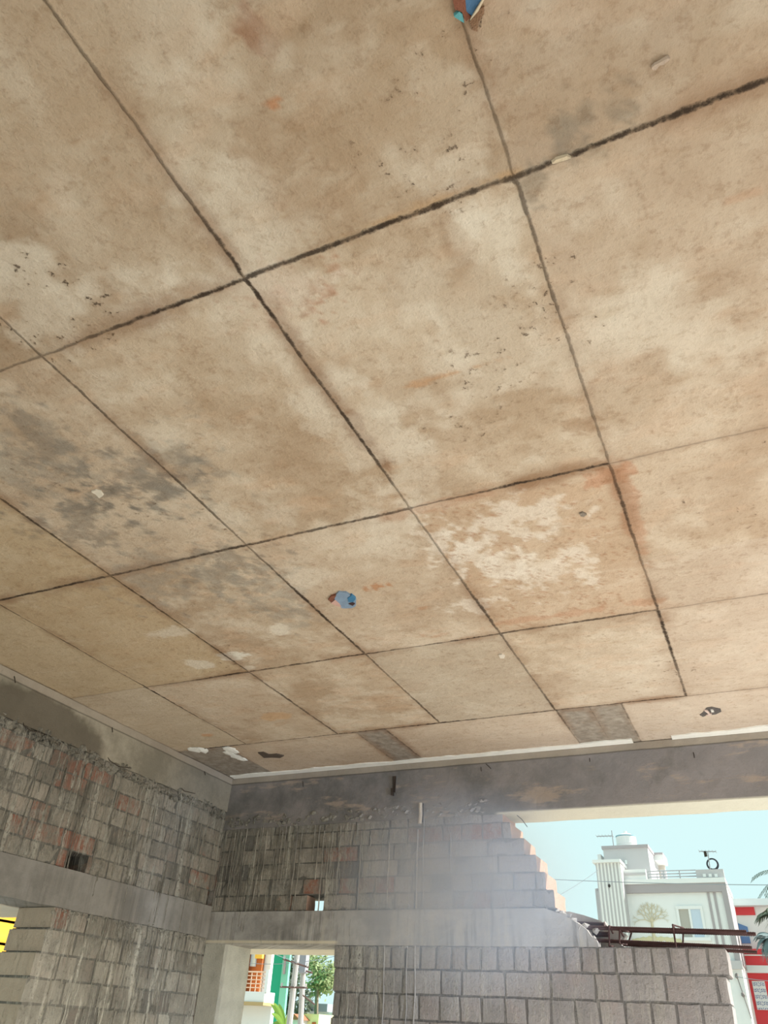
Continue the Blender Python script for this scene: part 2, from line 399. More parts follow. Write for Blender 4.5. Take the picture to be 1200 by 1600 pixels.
    up_ = MB(); up_.box(XL-T, XR, YF, YB+T, CZ+.012, CZ+.13)
    part(up_, 'slab', MAT_MORTAR, o)
    struct(o, 'tan concrete slab ceiling marked by a grid of shuttering sheet joints')
ceiling()

# ------------------------------------------------------------------ brick walls
def W_back(s, d, z): return (s, YB+d, z)
def W_left(s, d, z): return (XL-d, s, z)

def brick(mb, W, s0, s1, z0, z1, red=0., depth=T, proud=0., rough=.006, ends=None):
    nx, nz = 5, 3; o = Vector((U(0, 99), U(0, 99), U(0, 99)))
    d0 = U(-.0016, .0016) - proud
    tilt = U(-.002, .002); lean = U(-.006, .006)
    c = (R()**.7, R(), red); i = len(mb.v)
    for k in range(nz):
        for j in range(nx):
            a = j/(nx-1); b = k/(nz-1)
            e = .0035 if (j in (0, nx-1) or k in (0, nz-1)) else 0
            d = d0 + e + rough*mnoise.noise(Vector((a*3, b*2, 0))+o)
            s = s0 + (s1-s0)*a + (.0035*mnoise.noise(Vector((b*3, a*2, 5))+o)) + lean*(b-.5)
            z = z0 + (z1-z0)*b + tilt*(a-.5)*2 + .003*mnoise.noise(Vector((a*3, b*3, 9))+o)
            mb.v.append(W(s, d, z))
    for k in range(nz-1):
        for j in range(nx-1):
            q = i+k*nx+j; mb.face((q, q+1, q+nx+1, q+nx), c)
    m = len(mb.v)
    ring = [j for j in range(nx)] + [k*nx+nx-1 for k in range(1, nz)] + [(nz-1)*nx+j for j in range(nx-2, -1, -1)] + [k*nx for k in range(nz-2, 0, -1)]
    for q in ring:
        j, k = q % nx, q//nx
        mb.v.append(W(s0+(s1-s0)*j/(nx-1)+U(-.002, .002), depth+d0, z0+(z1-z0)*k/(nz-1)))
    n = len(ring)
    for t in range(n):
        ce = c
        if ends is not None and ((ends > 0 and ring[t] % nx == nx-1 and ring[(t+1) % n] % nx == nx-1) or (ends < 0 and ring[t] % nx == 0 and ring[(t+1) % n] % nx == 0)): ce = (c[0], c[1], 2.)
        mb.face((i+ring[t], i+ring[(t+1) % n], m+(t+1) % n, m+t), ce)
    mb.face([m+t for t in range(n)], c)

def course(mb, mo, W, s0, s1, z0, z1, bond, gap=.010, rough=.0062, md=.0062, holes=(), redp=.06, rag0=0, rag1=0, off=0., redspots=(), endcol=None, flare=None):
    """one course from s0 to s1; bond = list of brick lengths cycled; holes = (a,b) ranges left open"""
    h = gap/2; s = s0 - off; k = 0; segs = []; lo = s0 + rag0
    for (a, b) in sorted(holes): segs.append((lo, a)); lo = b
    segs.append((lo, s1+rag1))
    for (a, b) in segs:
        if flare and a > XL-.01 and b < flare[1]: b = flare[0]-.02
        if b-a > .02:
            mo.box(*sorted((W(a+.006, md, 0)[0], W(b-.006, T-.012, 0)[0])), *sorted((W(a+.006, md, 0)[1], W(b-.006, T-.012, 0)[1])), z0, z1, (.75, .02, 0))
    while s < s1 - .005:
        L = bond[k % len(bond)]*U(.94, 1.06); k += 1
        a, b = s, min(s+L, s1); s = b
        if s1 - b < .045: b = s1; s = s1
        a = max(a, s0)
        if b - a < .03: continue
        if a <= s0+1e-4: a = s0 + rag0
        if b >= s1-1e-4: b = s1 + rag1
        for (p, q) in segs:
            aa, bb = max(a, p), min(b, q)
            if bb-aa > .03:
                red = 1.0 if R() < redp else U(0, .22)
                for (rs, rz) in redspots:
                    if aa-.01 <= rs <= bb+.01 and z0 <= rz <= z1: red = 1.2
                brick(mb, W, aa+(h if aa > s0+rag0+.001 else 0), bb-(h if bb < s1+rag1-.001 else 0), z0+h*.8, z1-h*.8, red, rough=rough, depth=(.10 if flare and flare[0] < bb < flare[1] else T), ends=(1 if endcol is True and bb > s1+rag1-.001 else -1 if endcol == -1 and aa < s0+rag0+.001 else 1 if flare and flare[0] < bb < flare[1] else None))

def drips(mo, W, s0, s1, z0, z1, n, lmin, lmax, d=-.002):
    for _ in range(n):
        s = U(s0, s1); z = U(z0, z1); L = U(lmin, lmax); w = U(.0015, .0042); o = U(0, 99); m = 7
        i = len(mo.v)
        for k in range(m):
            t = k/(m-1); ww = w*(.6+.7*abs(mnoise.noise(Vector((t*4+o, 1, 0)))))*(1 if t < .9 else .7)
            sc = s + .006*mnoise.noise(Vector((t*3+o, 2, 0)))
            for e, dd in ((-1, .004), (0, d-.0025), (1, .004)):
                mo.v.append(W(sc+e*ww, dd, z-L*t))
        for k in range(m-1):
            for e in range(2): q = i+k*3+e; mo.face((q, q+1, q+4, q+3), (.3, .9, 0))

# ---- back wall
wb, mo = MB(), MB()
SB = [.225, .225, .115, .225]; HB = [.115, .115, .12, .11]
zt = [.572 + .0845*k for k in range(7)]
ends = [-.992, -1.036, -1.082, -1.137, -1.200, -1.25]
redp = [(-2.17, .885), (-1.55, .93), (-1.45, .92), (-1.40, .95), (-1.6, .99), (-1.27, .97), (-2.05, .68), (-2.36, .68), (-1.75, .95), (-2.0, .72)]
for k in range(6):
    hol = [(-2.435, -2.335)] if k == 0 else ()
    course(wb, mo, W_back, XL, ends[k], zt[k], min(zt[k+1], 1.075), HB if k % 3 == 1 else SB, holes=hol, redp=.05, off=.06*(k % 2), rag1=U(-.006, .006), redspots=redp, endcol=True, flare=(-2.6, -2.40) if k == 0 else None)
course(wb, mo, W_back, XL, -1.27, zt[6], 1.10, SB, redp=.10, off=.05)
# the orange broken ends of the steps
OR = MB()
zl = [.405 - .109*k for k in range(21)]
WR0 = -2.229; WEND = -.245
bonds = [[.083], [.215, .215, .22, .11], [.113], [.215, .11, .215], [.113], [.22]]
for k in range(19):
    if zl[k+1] < FZ: break
    course(wb, mo, W_back, WR0, WEND, zl[k+1], zl[k], bonds[k % 6], gap=.013, redp=.0, off=.03*(k % 3), rag0=U(-.02, .012), rag1=U(-.012, .004)*(1 if k else 3), rough=.0036, md=.0080)
# below the window
for k in range(10, 19):
    if zl[k+1] < FZ: break
    course(wb, mo, W_back, -2.95, WR0, zl[k+1], zl[k], bonds[k % 6], gap=.014)
mo.box(XL-T, XL+.004, YB+.004, YB+T-.01, FZ, 1.2)
mo.box(-2.70, -2.60, YB+.10, YB+T-.01, .575, .65)
wall_back = wb.build('wall_back', MAT_BRK_B)
for w_ in (wall_back,):
    w_.data.polygons.foreach_set('use_smooth', [True]*len(w_.data.polygons)); w_.data.set_sharp_from_angle(angle=math.radians(38))
struct(wall_back, 'unplastered brick back wall with a stepped broken edge beside the wide opening')

# beam over the back wall
bm_ = MB()
def roughbox(mb, W, s0, s1, d0, d1, z0, z1, step=.06, amp=.004, col=(1, 1, 1)):
    ns = max(2, int((s1-s0)/step)); nz = max(2, int((z1-z0)/.05)); i = len(mb.v)
    prof = [(d0, z0+(z1-z0)*k/nz) for k in range(nz+1)] + [(d1, z1), (d1, z0)] + [(d0+(d1-d0)*t, z0) for t in (.66, .33)]
    n = len(prof)
    for a in range(ns+1):
        s = s0 + (s1-s0)*a/ns
        for (d, z) in prof:
            e = amp*mnoise.noise(Vector((s*7, d*9, z*11))) + amp*.6*mnoise.noise(Vector((s*25, d*9, z*30)))
            mb.v.append(W(s, d+(e if d == d0 else 0), z+(e*.8 if z == z0 else 0)))
    for a in range(ns):
        for k in range(n):
            mb.face((i+a*n+k, i+a*n+(k+1) % n, i+(a+1)*n+(k+1) % n, i+(a+1)*n+k), col)
    mb.face([i+k for k in range(n)], col); mb.face([i+ns*n+k for k in range(n)], col)
roughbox(bm_, W_back, XL-T, XR, -.004, T, 1.04, CZ-.004)
struct(part(bm_, 'beam', MAT_BEAM_B, wall_back))
pj = MB()
i = 0; n = 40
for k in range(n+1):
    z = FZ + (.405-FZ)*k/n
    row_ = [(XL, 0), (-3.02, 0), (-2.96, .0), (-2.944, .012), (-2.944, .08), (-2.944, .16), (-2.944, T+.01), (XL, T+.01)]
    for (x, d_) in row_:
        e = .005*mnoise.noise(Vector((x*9, d_*12, z*8))) + .003*mnoise.noise(Vector((x*30, d_*30, z*26)))
        pj.v.append((x+(e if d_ > 0 and x > -3 else 0), YB+d_+(e if d_ == 0 else 0), z))
for k in range(n):
    for e in range(8): pj.face((k*8+e, k*8+(e+1) % 8, (k+1)*8+(e+1) % 8, (k+1)*8+e))
struct(part(pj, 'window_pier', plain('pier_plaster', (.50, .47, .39), .92, .3, 14, bump=.006), wall_back))
# lintel band, broken at its right end
lt = MB()
ns = 34
def lintel_top_end(z):   # how far the concrete still reaches at height z
    t = (z-.403)/.169
    return -.80 - .05*t - .20*t**2.6
rows = 7
i0 = len(lt.v)
for d in (-.006, .12):
    for k in range(rows+1):
        z = (.420 if False else .403) + .169*k/rows
        for a in range(ns+1):
            e = lintel_top_end(z) + .014*mnoise.noise(Vector((z*30, d*30, 1)))
            s = -3.10 + (e+3.10)*a/ns
            lt.v.append(W_back(s, d + .005*mnoise.noise(Vector((s*6, z*9, 3))) + .003*mnoise.noise(Vector((s*24, z*24, 3))), z))
st_ = (rows+1)*(ns+1)
for k in range(rows):
    for a in range(ns):
        q = i0+k*(ns+1)+a
        lt.face((q, q+1, q+ns+2, q+ns+1)); lt.face((q+st_, q+st_+1, q+st_+ns+2, q+st_+ns+1))
    q = i0+k*(ns+1)+ns; lt.face((q, q+ns+1, q+ns+1+st_, q+st_))
for a in range(ns):
    q = i0+a; lt.face((q, q+1, q+1+st_, q+st_)); q = i0+rows*(ns+1)+a; lt.face((q, q+1, q+1+st_, q+st_))
lt.prism([(-3.1, .403), (-.70, .403), (-.72, .44), (-.69, .475), (-.76, .50), (-.80, .53), (-.88, .555), (-.95, .572), (-3.1, .572)], W_back, .12, T)
for _ in range(26):
    t = R(); lt.lump((U(-.90, -.68)-.1*t, U(YB+.02, YB+.22), .405+.10*t+U(-.01, .01)), U(.012, .035), U(.012, .035), U(.01, .028), rough=.4)
for _ in range(26):
    x = U(-1.08, -.84); lt.lump((x, U(YB+.01, YB+.2), .403+.169*min(1, ((-.84-x)/.17)**.5)+U(-.012, .006)), U(.01, .03), U(.012, .03), U(.008, .018), rough=.4)
struct(part(lt, 'lintel', MAT_LINTEL, wall_back))
# mortar packing under the beam, drips, joints
for _ in range(420):
    s = XL + .02 + 1.75*R()**1.3; r_ = .003+.011*R()**2.2
    mo.lump((s, YB+U(-.004, .006), 1.085+U(-.035, .03)+.035*mnoise.noise(Vector((s*3, 0, 0)))), r_*1.5, r_*.9, r_, rough=.7)
for _ in range(110):
    s = U(-2.1, -.95); r_ = U(.002, .007)
    mo.lump((s, YB+.001, .405+U(-.012, .012)), r_*2.2, r_*.7, r_, rough=.4)
for _ in range(60):
    s = U(-3.0, -.98); r_ = U(.002, .006)
    mo.lump((s, YB+.002, .572+U(-.008, .008)), r_*2.0, r_*.7, r_, rough=.4)
struct(part(mo, 'mortar', MAT_BRK_B, wall_back))
dr = MB()
drips(dr, W_back, -3.06, -2.5, .95, 1.08, 34, .12, .42)
drips(dr, W_back, -2.5, -1.5, .95, 1.06, 14, .08, .5)
drips(dr, W_back, -2.95, -2.1, .50, .58, 18, .06, .12, -.006)
for s, z0, z1, w in ((-1.755, .98, -.2, .0055), (-1.93, .92, -.2, .004), (-1.80, .6, -.1, .003)):
    i = len(dr.v); m = 26
    for k in range(m):
        t = k/(m-1); sc = s + .012*mnoise.noise(Vector((t*5+s, 2, 0)))
        ww = w*(.6+.9*abs(mnoise.noise(Vector((t*9+s, 1, 0)))))
        for e, dd in ((-1, .002), (0, -.005), (1, .002)): dr.v.append(W_back(sc+e*ww, dd, z0+(z1-z0)*t))
    for k in range(m-1):
        for e in range(2): q = i+k*3+e; dr.face((q, q+1, q+4, q+3), (.9, 1.3, 0))
struct(part(dr, 'slurry_drip', MAT_BRK_B, wall_back))

# ---- left wall
wl, ml = MB(), MB()
zu = [.60 + .0845*k for k in range(7)]
rl = [(2.70, 1.10), (2.93, 1.06), (2.93, .735), (3.10, .64), (2.9, .64), (3.05, .735), (2.90, 1.0), (3.25, 1.02), (3.22, .98), (2.72, .84), (2.65, .72), (3.05, .73), (2.45, 1.08), (2.98, .62)]
for k in range(7):
    hol = []
    if k == 0: hol = [(2.955, 3.085), (4.125, 4.18)]
    course(wl, ml, W_left, -1.0, YB, zu[k], min(zu[k+1] if k < 6 else 1.15, 1.15), HB if k % 3 == 0 else SB, gap=.011, holes=hol, redp=.05, off=.05*(k % 2), redspots=rl)
zj = [.438, .345, .247, .148, .05, -.048] + [-.048-.1*k for k in range(1, 17)]
JL = 2.955
for k in range(len(zj)-1):
    if zj[k+1] < FZ: break
    course(wl, ml, W_left, JL, YB, zj[k+1], zj[k], SB if k % 2 else HB, gap=.012, redp=.03, off=.04*(k % 2), rag0=(0, -.02, -.03, -.05, -.05, -.03)[k % 6]+U(-.008, .008), redspots=[(3.0, .40)], endcol=-1)
    if k > 10 or k < 0: course(wl, ml, W_left, 1.3, JL, zj[k+1], zj[k], SB, gap=.012)
    course(wl, ml, W_left, -1.0, 1.3, zj[k+1], zj[k], SB, gap=.012)
ml.box(XL-.20, XL-.15, 2.9, 3.15, .602, .685)
ml.box(XL-.15, XL-.07, 4.10, 4.20, .602, .655)
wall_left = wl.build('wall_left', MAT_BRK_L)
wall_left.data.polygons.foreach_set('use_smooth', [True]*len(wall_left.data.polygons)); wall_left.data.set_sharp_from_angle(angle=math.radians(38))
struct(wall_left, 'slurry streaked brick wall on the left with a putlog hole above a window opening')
bl_ = MB(); roughbox(bl_, W_left, -1.0, YB, -.004, T, 1.15, CZ-.004)
struct(part(bl_, 'beam', MAT_BEAM_L, wall_left))
ll = MB(); roughbox(ll, W_left, -1.0, YB, -.005, T, .435, .602, amp=.006)
struct(part(ll, 'lintel', MAT_LINTEL, wall_left))
for _ in range(460):
    s = U(2.2, 4.15); r_ = .003+.012*R()**2.2
    ml.lump((XL+U(-.006, .003), s, 1.13+U(-.03, .03)+.03*mnoise.noise(Vector((s*3, 0, 0)))), r_*.9, r_*1.6, r_, rough=.7)
for _ in range(110):
    s = U(2.95, 4.15); r_ = U(.002, .009)
    ml.lump((XL-.001, s, .435+U(-.03, .012)), r_*.7, r_*2, r_, rough=.4)
struct(part(ml, 'mortar', MAT_BRK_L, wall_left))
dl = MB()
drips(dl, W_left, 2.2, 4.12, .95, 1.12, 34, .1, .5)
drips(dl, W_left, 3.0, 4.12, .34, .44, 30, .06, .45)
drips(dl, W_left, 3.1, 4.12, .6, .75, 12, .08, .35, -.006)
struct(part(dl, 'slurry_drip', MAT_BRK_L, wall_left))

# sunshades over the two windows, seen from below
sh = MB(); sh.box(-3.45, -1.95, YB+T, YB+.76, .418, .50); o = sh.build('trim_1', plain('sunshade', (.62, .55, .42), .9, .15, 5, bump=.004)); struct(o, 'cast concrete sunshade projecting outside above the back window')
sh = MB(); sh.box(XL-.67, XL-T, .9, 3.25, .43, .51); o = sh.build('trim_2', plain('sunshade_pale', (.62, .56, .46), .9, .15, 5, bump=.004)); struct(o, 'cast concrete sunshade projecting outside above the left window')

# white slurry line where the ceiling meets the back wall
tr = MB()
for (a, b) in ((-3.08, -.50), (-.30, .6)):
    n = int((b-a)/.02)
    for k in range(n):
        x0, x1 = a+(b-a)*k/n, a+(b-a)*(k+1)/n
        def wd(x): return max(.003, .046 + .040*mnoise.noise(Vector((x*4, 1, 0))) + .010*mnoise.noise(Vector((x*19, 3, 0))))
        y0, y1 = YB-.012-wd(x0), YB-.012-wd(x1)
        i = len(tr.v)
        tr.v += [(x0, YB-.006, CZ-.008), (x1, YB-.006, CZ-.008), (x1, y1, CZ-.006), (x0, y0, CZ-.006), (x0, YB-.006, CZ+.01), (x1, YB-.006, CZ+.01), (x1, y1, CZ+.01), (x0, y0, CZ+.01)]
        for q in ((0, 1, 2, 3), (3, 2, 6, 7), (0, 4, 5, 1), (0, 3, 7, 4), (1, 5, 6, 2)): tr.face([i+e for e in q])
for (cx, cy2, L) in ((-2.95, 3.60, .10), (-2.78, 3.72, .22)):
    for k in range(6): tr.lump((cx+U(-.03, .03), cy2+U(-.5, .5)*L, CZ-.002), .035, .05, .006, rough=.3)
o = tr.build('trim_3', plain('white_slurry', (.86, .84, .78), .9, .12, 9, bump=.003)); struct(o, 'white slurry line along the edge of the ceiling at the back wall')

# unseen wall added to keep light off the near part of the ceiling
mb = MB(); mb.box(XR-.02, XR+.2, YF, 1.3, FZ, CZ); o = mb.build('wall_right', MAT_MORTAR); struct(o, 'grey wall on the right beside the viewer')
# ------------------------------------------------------------------ floor and outside ground
def ground_mat(name, a, b, sc):
    g = G(name, .95, .1); return g.done(g.mix(g.noise(sc, 6), a, b))
fl = MB(); fl.box(XL-T, 4.2, YF-1.2, YB+T, FZ-.25, FZ)
o = fl.build('floor', ground_mat('floor_cement', (.42, .40, .37), (.56, .54, .50), 2)); struct(o, 'bare cement floor of the unfinished room')
gr = MB(); gr.box(-90, 90, -40, 130, -2.6, -2.25)
o = gr.build('ground', ground_mat('dry_ground', (.44, .40, .34), (.56, .52, .45), .4)); struct(o, 'dry bare ground outside the building')
pl = MB(); pl.box(XL-T-.02, 4.25, YF-1.25, YB+T+.02, -2.3, FZ-.24)
o = pl.build('trim_4', MAT_MORTAR); struct(o, 'plinth under the floor')
for k, (x, y) in enumerate(((2.86, -2.86), (2.86, 4.3), (-3.2, -2.86))):
    c = MB(); c.box(x-.12, x+.12, y-.12, y+.12, FZ, CZ+.01); o = c.build('trim_%d' % (5+k), MAT_MORTAR); struct(o, 'concrete column carrying the slab')

# ------------------------------------------------------------------ reinforcement bars
M_RUST = plain('rusty_steel', (.085, .045, .043), .75, .35, 40, .3, bump=.002)
M_WIRE = plain('binding_wire', (.06, .045, .035), .6, .2, 20, .4)
def rebar(p0, p1, rad, label, kink=0):
    n = 40; mid = (p0+p1)/2; mb = MB(); pts = []
    for k in range(n+1):
        t = k/n; p = p0.lerp(p1, t) + Vector((0, 0, kink*math.sin(t*math.pi)))
        pts.append(p)
    mb.tube(pts, rad, 8)
    for k in range(1, n*2):                      # ribs
        p = p0.lerp(p1, k/(n*2)) + Vector((0, 0, kink*math.sin(k/(n*2)*math.pi)))
        d = (p1-p0).normalized()*.0025
        mb.tube([p-d, p+d], rad*1.13, 8)
    t_ = thing('rebar', p1, label, 'reinforcement bar', 'bars left in the broken lintel')
    part(mb, 'rod', M_RUST, t_)
rebar(aty(905, 1449, YB+.045), aty(1166.5, 1456.5, YB+.045), .0085, 'thick rusty bar running highest out of the broken lintel')
rebar(aty(905, 1452, YB+.17), aty(1181, 1459.5, YB+.17), .008, 'rusty bar behind the highest one, ending a little farther out')
rebar(aty(905, 1468, YB+.06), aty(1175, 1481, YB+.06), .0075, 'rusty lower bar just above the brick wall top, the shorter of the two')
rebar(aty(905, 1472, YB+.19), aty(1183, 1488, YB+.19), .007, 'lowest rusty bar touching the wall top at its far end')
rebar(aty(880, 1443, YB+.09), aty(944.5, 1446.5, YB+.09), .012, 'short rusty bar stub above the crumbled lintel end')
rebar(aty(880, 1459, YB+.09), aty(951, 1460, YB+.09), .010, 'short rusty bar stub sunk in the crumbled lintel end')
def stirrup(px, lean, label, top=1447, bot=1478):
    a = aty(px, top, YB+.035); b = aty(px+lean, bot, YB+.035); c = aty(px+lean+9, bot+2, YB+.20); d = aty(px+10, top+5, YB+.20)
    c.x = b.x+.012; d.x = a.x+.03
    mb = MB(); mb.tube([a, b], .0045, 6); mb.tube([b, c], .0045, 6); mb.tube([c, d], .0045, 6); mb.tube([d, a], .0045, 6)
    hk = a + Vector((.012, .02, -.03)); mb.tube([a, hk], .0045, 6)
    t_ = thing('stirrup', b, label, 'stirrup', 'stirrups around the bars'); part(mb, 'loop', M_RUST, t_)
stirrup(951.5, 0.5, 'rusty wire stirrup nearest the crumbled lintel end', 1447, 1478)
stirrup(968, 0, 'rusty wire stirrup second from the crumbled lintel end', 1452, 1474)
stirrup(1051, 5.5, 'rusty wire stirrup in the middle of the bars, tallest and leaning', 1445, 1481)

# nails and binding wire ends sticking out of the beams
def wire(pts, label, rad=.0022, name='binding_wire'):
    mb = MB(); mb.tube(pts, rad, 6); t_ = thing(name, pts[0], label, 'wire', 'wire ends in the beams'); part(mb, 'strand', M_WIRE, t_)
def wl_(pts, label, out=.012):
    P = [atx(px, py, XL+out*(k/(len(pts)-1)) - (.006 if k == 0 else 0)) for k, (px, py) in enumerate(pts)]; wire(P, label)
wl_([(21, 1053), (23, 1060), (24, 1067)], 'short nail end hanging under the ceiling at the far left of the beam', .02)
wl_([(34, 1122), (37, 1133), (48, 1142), (62, 1144)], 'curled dark wire at the ragged foot of the left beam', .03)
wl_([(175, 1134), (176, 1144)], 'short nail end halfway along the left beam', .02)
wl_([(164, 1177), (172, 1189), (186, 1198), (205, 1200)], 'curved dark wire hanging over the bricks midway along the left wall', .03)
wl_([(280, 1228), (288, 1236), (305, 1240)], 'small curved wire over the bricks near the corner', .03)
wl_([(319, 1203), (321, 1211)], 'short nail end in the left beam near the corner', .02)
def wb_(pts, label, out=.015):
    P = [aty(px, py, YB-out*(k/(len(pts)-1))+(.006 if k == 0 else 0)) for k, (px, py) in enumerate(pts)]; wire(P, label)
wb_([(473, 1214), (473.5, 1229)], 'thin nail end under the white line, nearest the corner of the back beam')
wb_([(751, 1193), (752, 1205)], 'thin nail end in the back beam above the stepped bricks')
wb_([(753, 1188), (762, 1196), (767, 1201)], 'fine slanting wire in the back beam above the stepped bricks')
wb_([(921, 1180), (921.5, 1190)], 'thin nail end in the back beam above the white house')
wb_([(1082, 1172), (1084, 1178), (1085, 1184)], 'bent nail end in the back beam above the rooftop aerial')
wb_([(808, 1274), (815, 1280), (824, 1292)], 'thin wire dangling into the opening under the beam end')

# metal strip and whitened peg in the back wall
mb = MB()
a, b = aty(617, 1213, YB-.004), aty(616, 1238, YB-.004)
mb.box(a.x-.008, a.x+.006, YB-.014, YB+.01, b.z, a.z, jit=.003)
mb.box(a.x-.016, a.x-.002, YB-.018, YB+.004, b.z-.02, b.z+.02, jit=.003)
t_ = thing('metal_strip', b, 'dark bent metal strip hanging from the back beam', 'metal strip'); part(mb, 'strap', M_WIRE, t_)
a, b = aty(657, 1255, YB-.012), aty(656, 1287, YB-.012)
mb = MB(); mb.tube([a, (a+b)/2+Vector((.003, 0, 0)), b], .011, 8)
t_ = thing('wooden_peg', b, 'mortar splashed white peg upright in the back wall bricks', 'peg'); part(mb, 'shaft', plain('whitened_wood', (.55, .47, .38), .9, .25, 30, bump=.003), t_)
mb = MB(); mb.tube([a+Vector((.012, .006, 0)), b+Vector((.012, .006, .01))], .007, 6); part(mb, 'shadow_side', M_WIRE, t_).name = 'nail'  # dark rod beside the peg standing in for its shaded side

# ------------------------------------------------------------------ things cast in the ceiling
M_BLUE = plain('blue_plastic', (.075, .17, .30), .45, .25, 12, bump=.002)
M_PALEBLUE = plain('pale_blue_plastic', (.24, .32, .42), .5, .3, 40, bump=.003)
M_TEAL = plain('teal_plastic', (.10, .32, .33), .5, .2, 20)
M_BRICKRED = plain('brick_red_smear', (.26, .10, .06), .9, .35, 30, bump=.006)
M_SPLINT = plain('pale_splinter', (.62, .50, .35), .8, .2, 20, bump=.003)
M_DARK = plain('dark_hole', (.05, .04, .03), .95, .2, 20)
def plate(mb, pts, z0, z1):                       # flat polygon on the ceiling, given as pixels of the slab
    P = [atz(px, py, CZ) for px, py in pts]; n = len(P); i = len(mb.v)
    for z in (z0, z1):
        for p in P: mb.v.append((p.x+U(-.0015, .0015), p.y+U(-.0015, .0015), CZ+z+U(-.001, .001)))
    mb.face([i+k for k in range(n)]); mb.face([i+n+k for k in range(n)])
    for k in range(n): mb.face((i+k, i+(k+1) % n, i+n+(k+1) % n, i+n+k))
t_ = thing('conduit_box', atz(728, 10, CZ), 'blue plastic conduit box showing through a broken corner at the top ceiling joint', 'conduit box')
mb = MB(); plate(mb, [(725, -22), (727, 17), (736, 21), (741, 13), (752, -6), (756, -22)], -.006, .01); part(mb, 'cover', M_BLUE, t_)
mb = MB(); plate(mb, [(704, -22), (710, 10), (722, 17), (727, 31), (735, 24), (728, 14), (727, -22)], -.0075, .01); part(mb, 'brick_smear', M_BRICKRED, t_)
mb = MB(); plate(mb, [(709, 22), (717, 16), (722, 20), (724, 31), (718, 26)], -.010, .008); part(mb, 'collar', M_TEAL, t_)
mb = MB(); plate(mb, [(734, 27), (737, 22), (752, -3), (758, -22), (764, -22), (748, 12)], -.014, .008); part(mb, 'splinter', M_SPLINT, t_)
mb = MB(); plate(mb, [(733, 33), (736, 29), (750, 12), (757, 9), (755, 20), (748, 34), (745, 50), (738, 46)], -.004, .008); part(mb, 'chipped_edge', plain('chipped', (.36, .21, .125), .95, .4, 40, bump=.008), t_)

t_ = thing('conduit_disc', atz(535, 935, CZ), 'scuffed pale blue conduit cap exposed in the ceiling left of centre', 'conduit cap')
mb = MB(); plate(mb, [(522, 930), (530, 923), (541, 924), (551, 930), (557, 935), (556, 945), (550, 948), (535, 948), (525, 941)], -.007, .008); part(mb, 'cap', M_PALEBLUE, t_)
mb = MB(); plate(mb, [(513, 935), (518, 929), (526, 927), (522, 934), (517, 938)], -.008, .008); part(mb, 'brick_smear', M_BRICKRED, t_)
mb = MB(); plate(mb, [(517, 939), (524, 934), (531, 940), (533, 945), (526, 944)], -.010, .008); part(mb, 'pink_scrap', plain('pink_scrap', (.55, .34, .28), .8, .2, 30), t_)
mb = MB(); plate(mb, [(543, 931), (549, 927), (556, 933), (552, 937), (545, 937)], -.010, .008); part(mb, 'clip', plain('deep_blue', (.05, .17, .30), .5, .2, 30), t_)
mb = MB(); plate(mb, [(545, 940), (551, 938), (555, 940), (551, 943)], -.0105, .008); part(mb, 'rust_spot', M_RUST, t_)

t_ = thing('conduit_stub', atz(1108, 1110, CZ), 'torn conduit opening with pink and grey scraps near the right end of the ceiling', 'conduit opening')
mb = MB(); plate(mb, [(1093, 1116), (1098, 1112), (1104, 1105), (1112, 1104), (1126, 1107), (1127, 1111), (1118, 1115), (1104, 1117), (1098, 1119)], -.004, .008); part(mb, 'hole', plain('scuffed_grey', (.17, .15, .14), .9, .5, 60, bump=.006), t_)
mb = MB(); plate(mb, [(1100, 1108), (1105, 1108), (1109, 1113), (1112, 1112), (1111, 1115), (1102, 1116), (1106, 1113)], -.009, .006); part(mb, 'scrap', plain('pink_dust', (.62, .48, .42), .9, .2, 30), t_)
mb = MB(); plate(mb, [(1110, 1107), (1114, 1107), (1115, 1110), (1111, 1110)], -.010, .006); part(mb, 'pale_scrap', plain('pale_scrap', (.72, .68, .62), .9, .1, 30), t_)

def chip(pts, name, mat, label, cat, z=-.006):
    mb = MB(); plate(mb, pts, z, .006); c = atz(*pts[0], CZ)
    t_ = thing(name, c, label, cat); part(mb, 'flake', mat, t_)
chip([(1017, 101), (1021, 97), (1030, 94), (1043, 85), (1046, 88), (1034, 96), (1028, 99), (1024, 104), (1018, 107)], 'wood_splinter', plain('pinkish_wood', (.50, .38, .29), .85, .2, 20, bump=.003), 'pale wood splinter stuck in the ceiling near the top right', 'splinter', -.010)
chip([(861, 250), (868, 246), (886, 240), (891, 242), (886, 246), (874, 250), (863, 253)], 'mortar_flake', M_SPLINT, 'cream mortar flake pressed into the long ceiling joint near the top', 'flake', -.010)
chip([(143, 766), (150, 764), (158, 766), (162, 772), (156, 776), (150, 771)], 'paper_scrap', plain('paper_white', (.70, .62, .50), .9, .15, 30), 'cream paper scrap on the mildewed sheet of the ceiling', 'scrap')
chip([(779, 1022), (784, 1021), (789, 1023), (787, 1027), (781, 1027)], 'paint_flake', plain('flake_pale', (.66, .58, .48), .9, .1, 30), 'small round pale flake on the greyish ceiling sheet', 'flake')
chip([(403, 1175), (412, 1174), (420, 1178), (432, 1177), (444, 1180), (438, 1183), (424, 1182), (412, 1183)], 'bark_chip', plain('dark_chip', (.12, .09, .07), .9, .3, 30, bump=.004), 'dark chip of wood caught in the last ceiling strip near the corner', 'chip')
chip([(905, 801), (911, 799), (916, 802), (912, 805), (907, 805)], 'mortar_blob', plain('grey_blob', (.28, .23, .18), .9, .3, 30, bump=.004), 'tiny grey mortar blob on the rusty ceiling sheet', 'blob')

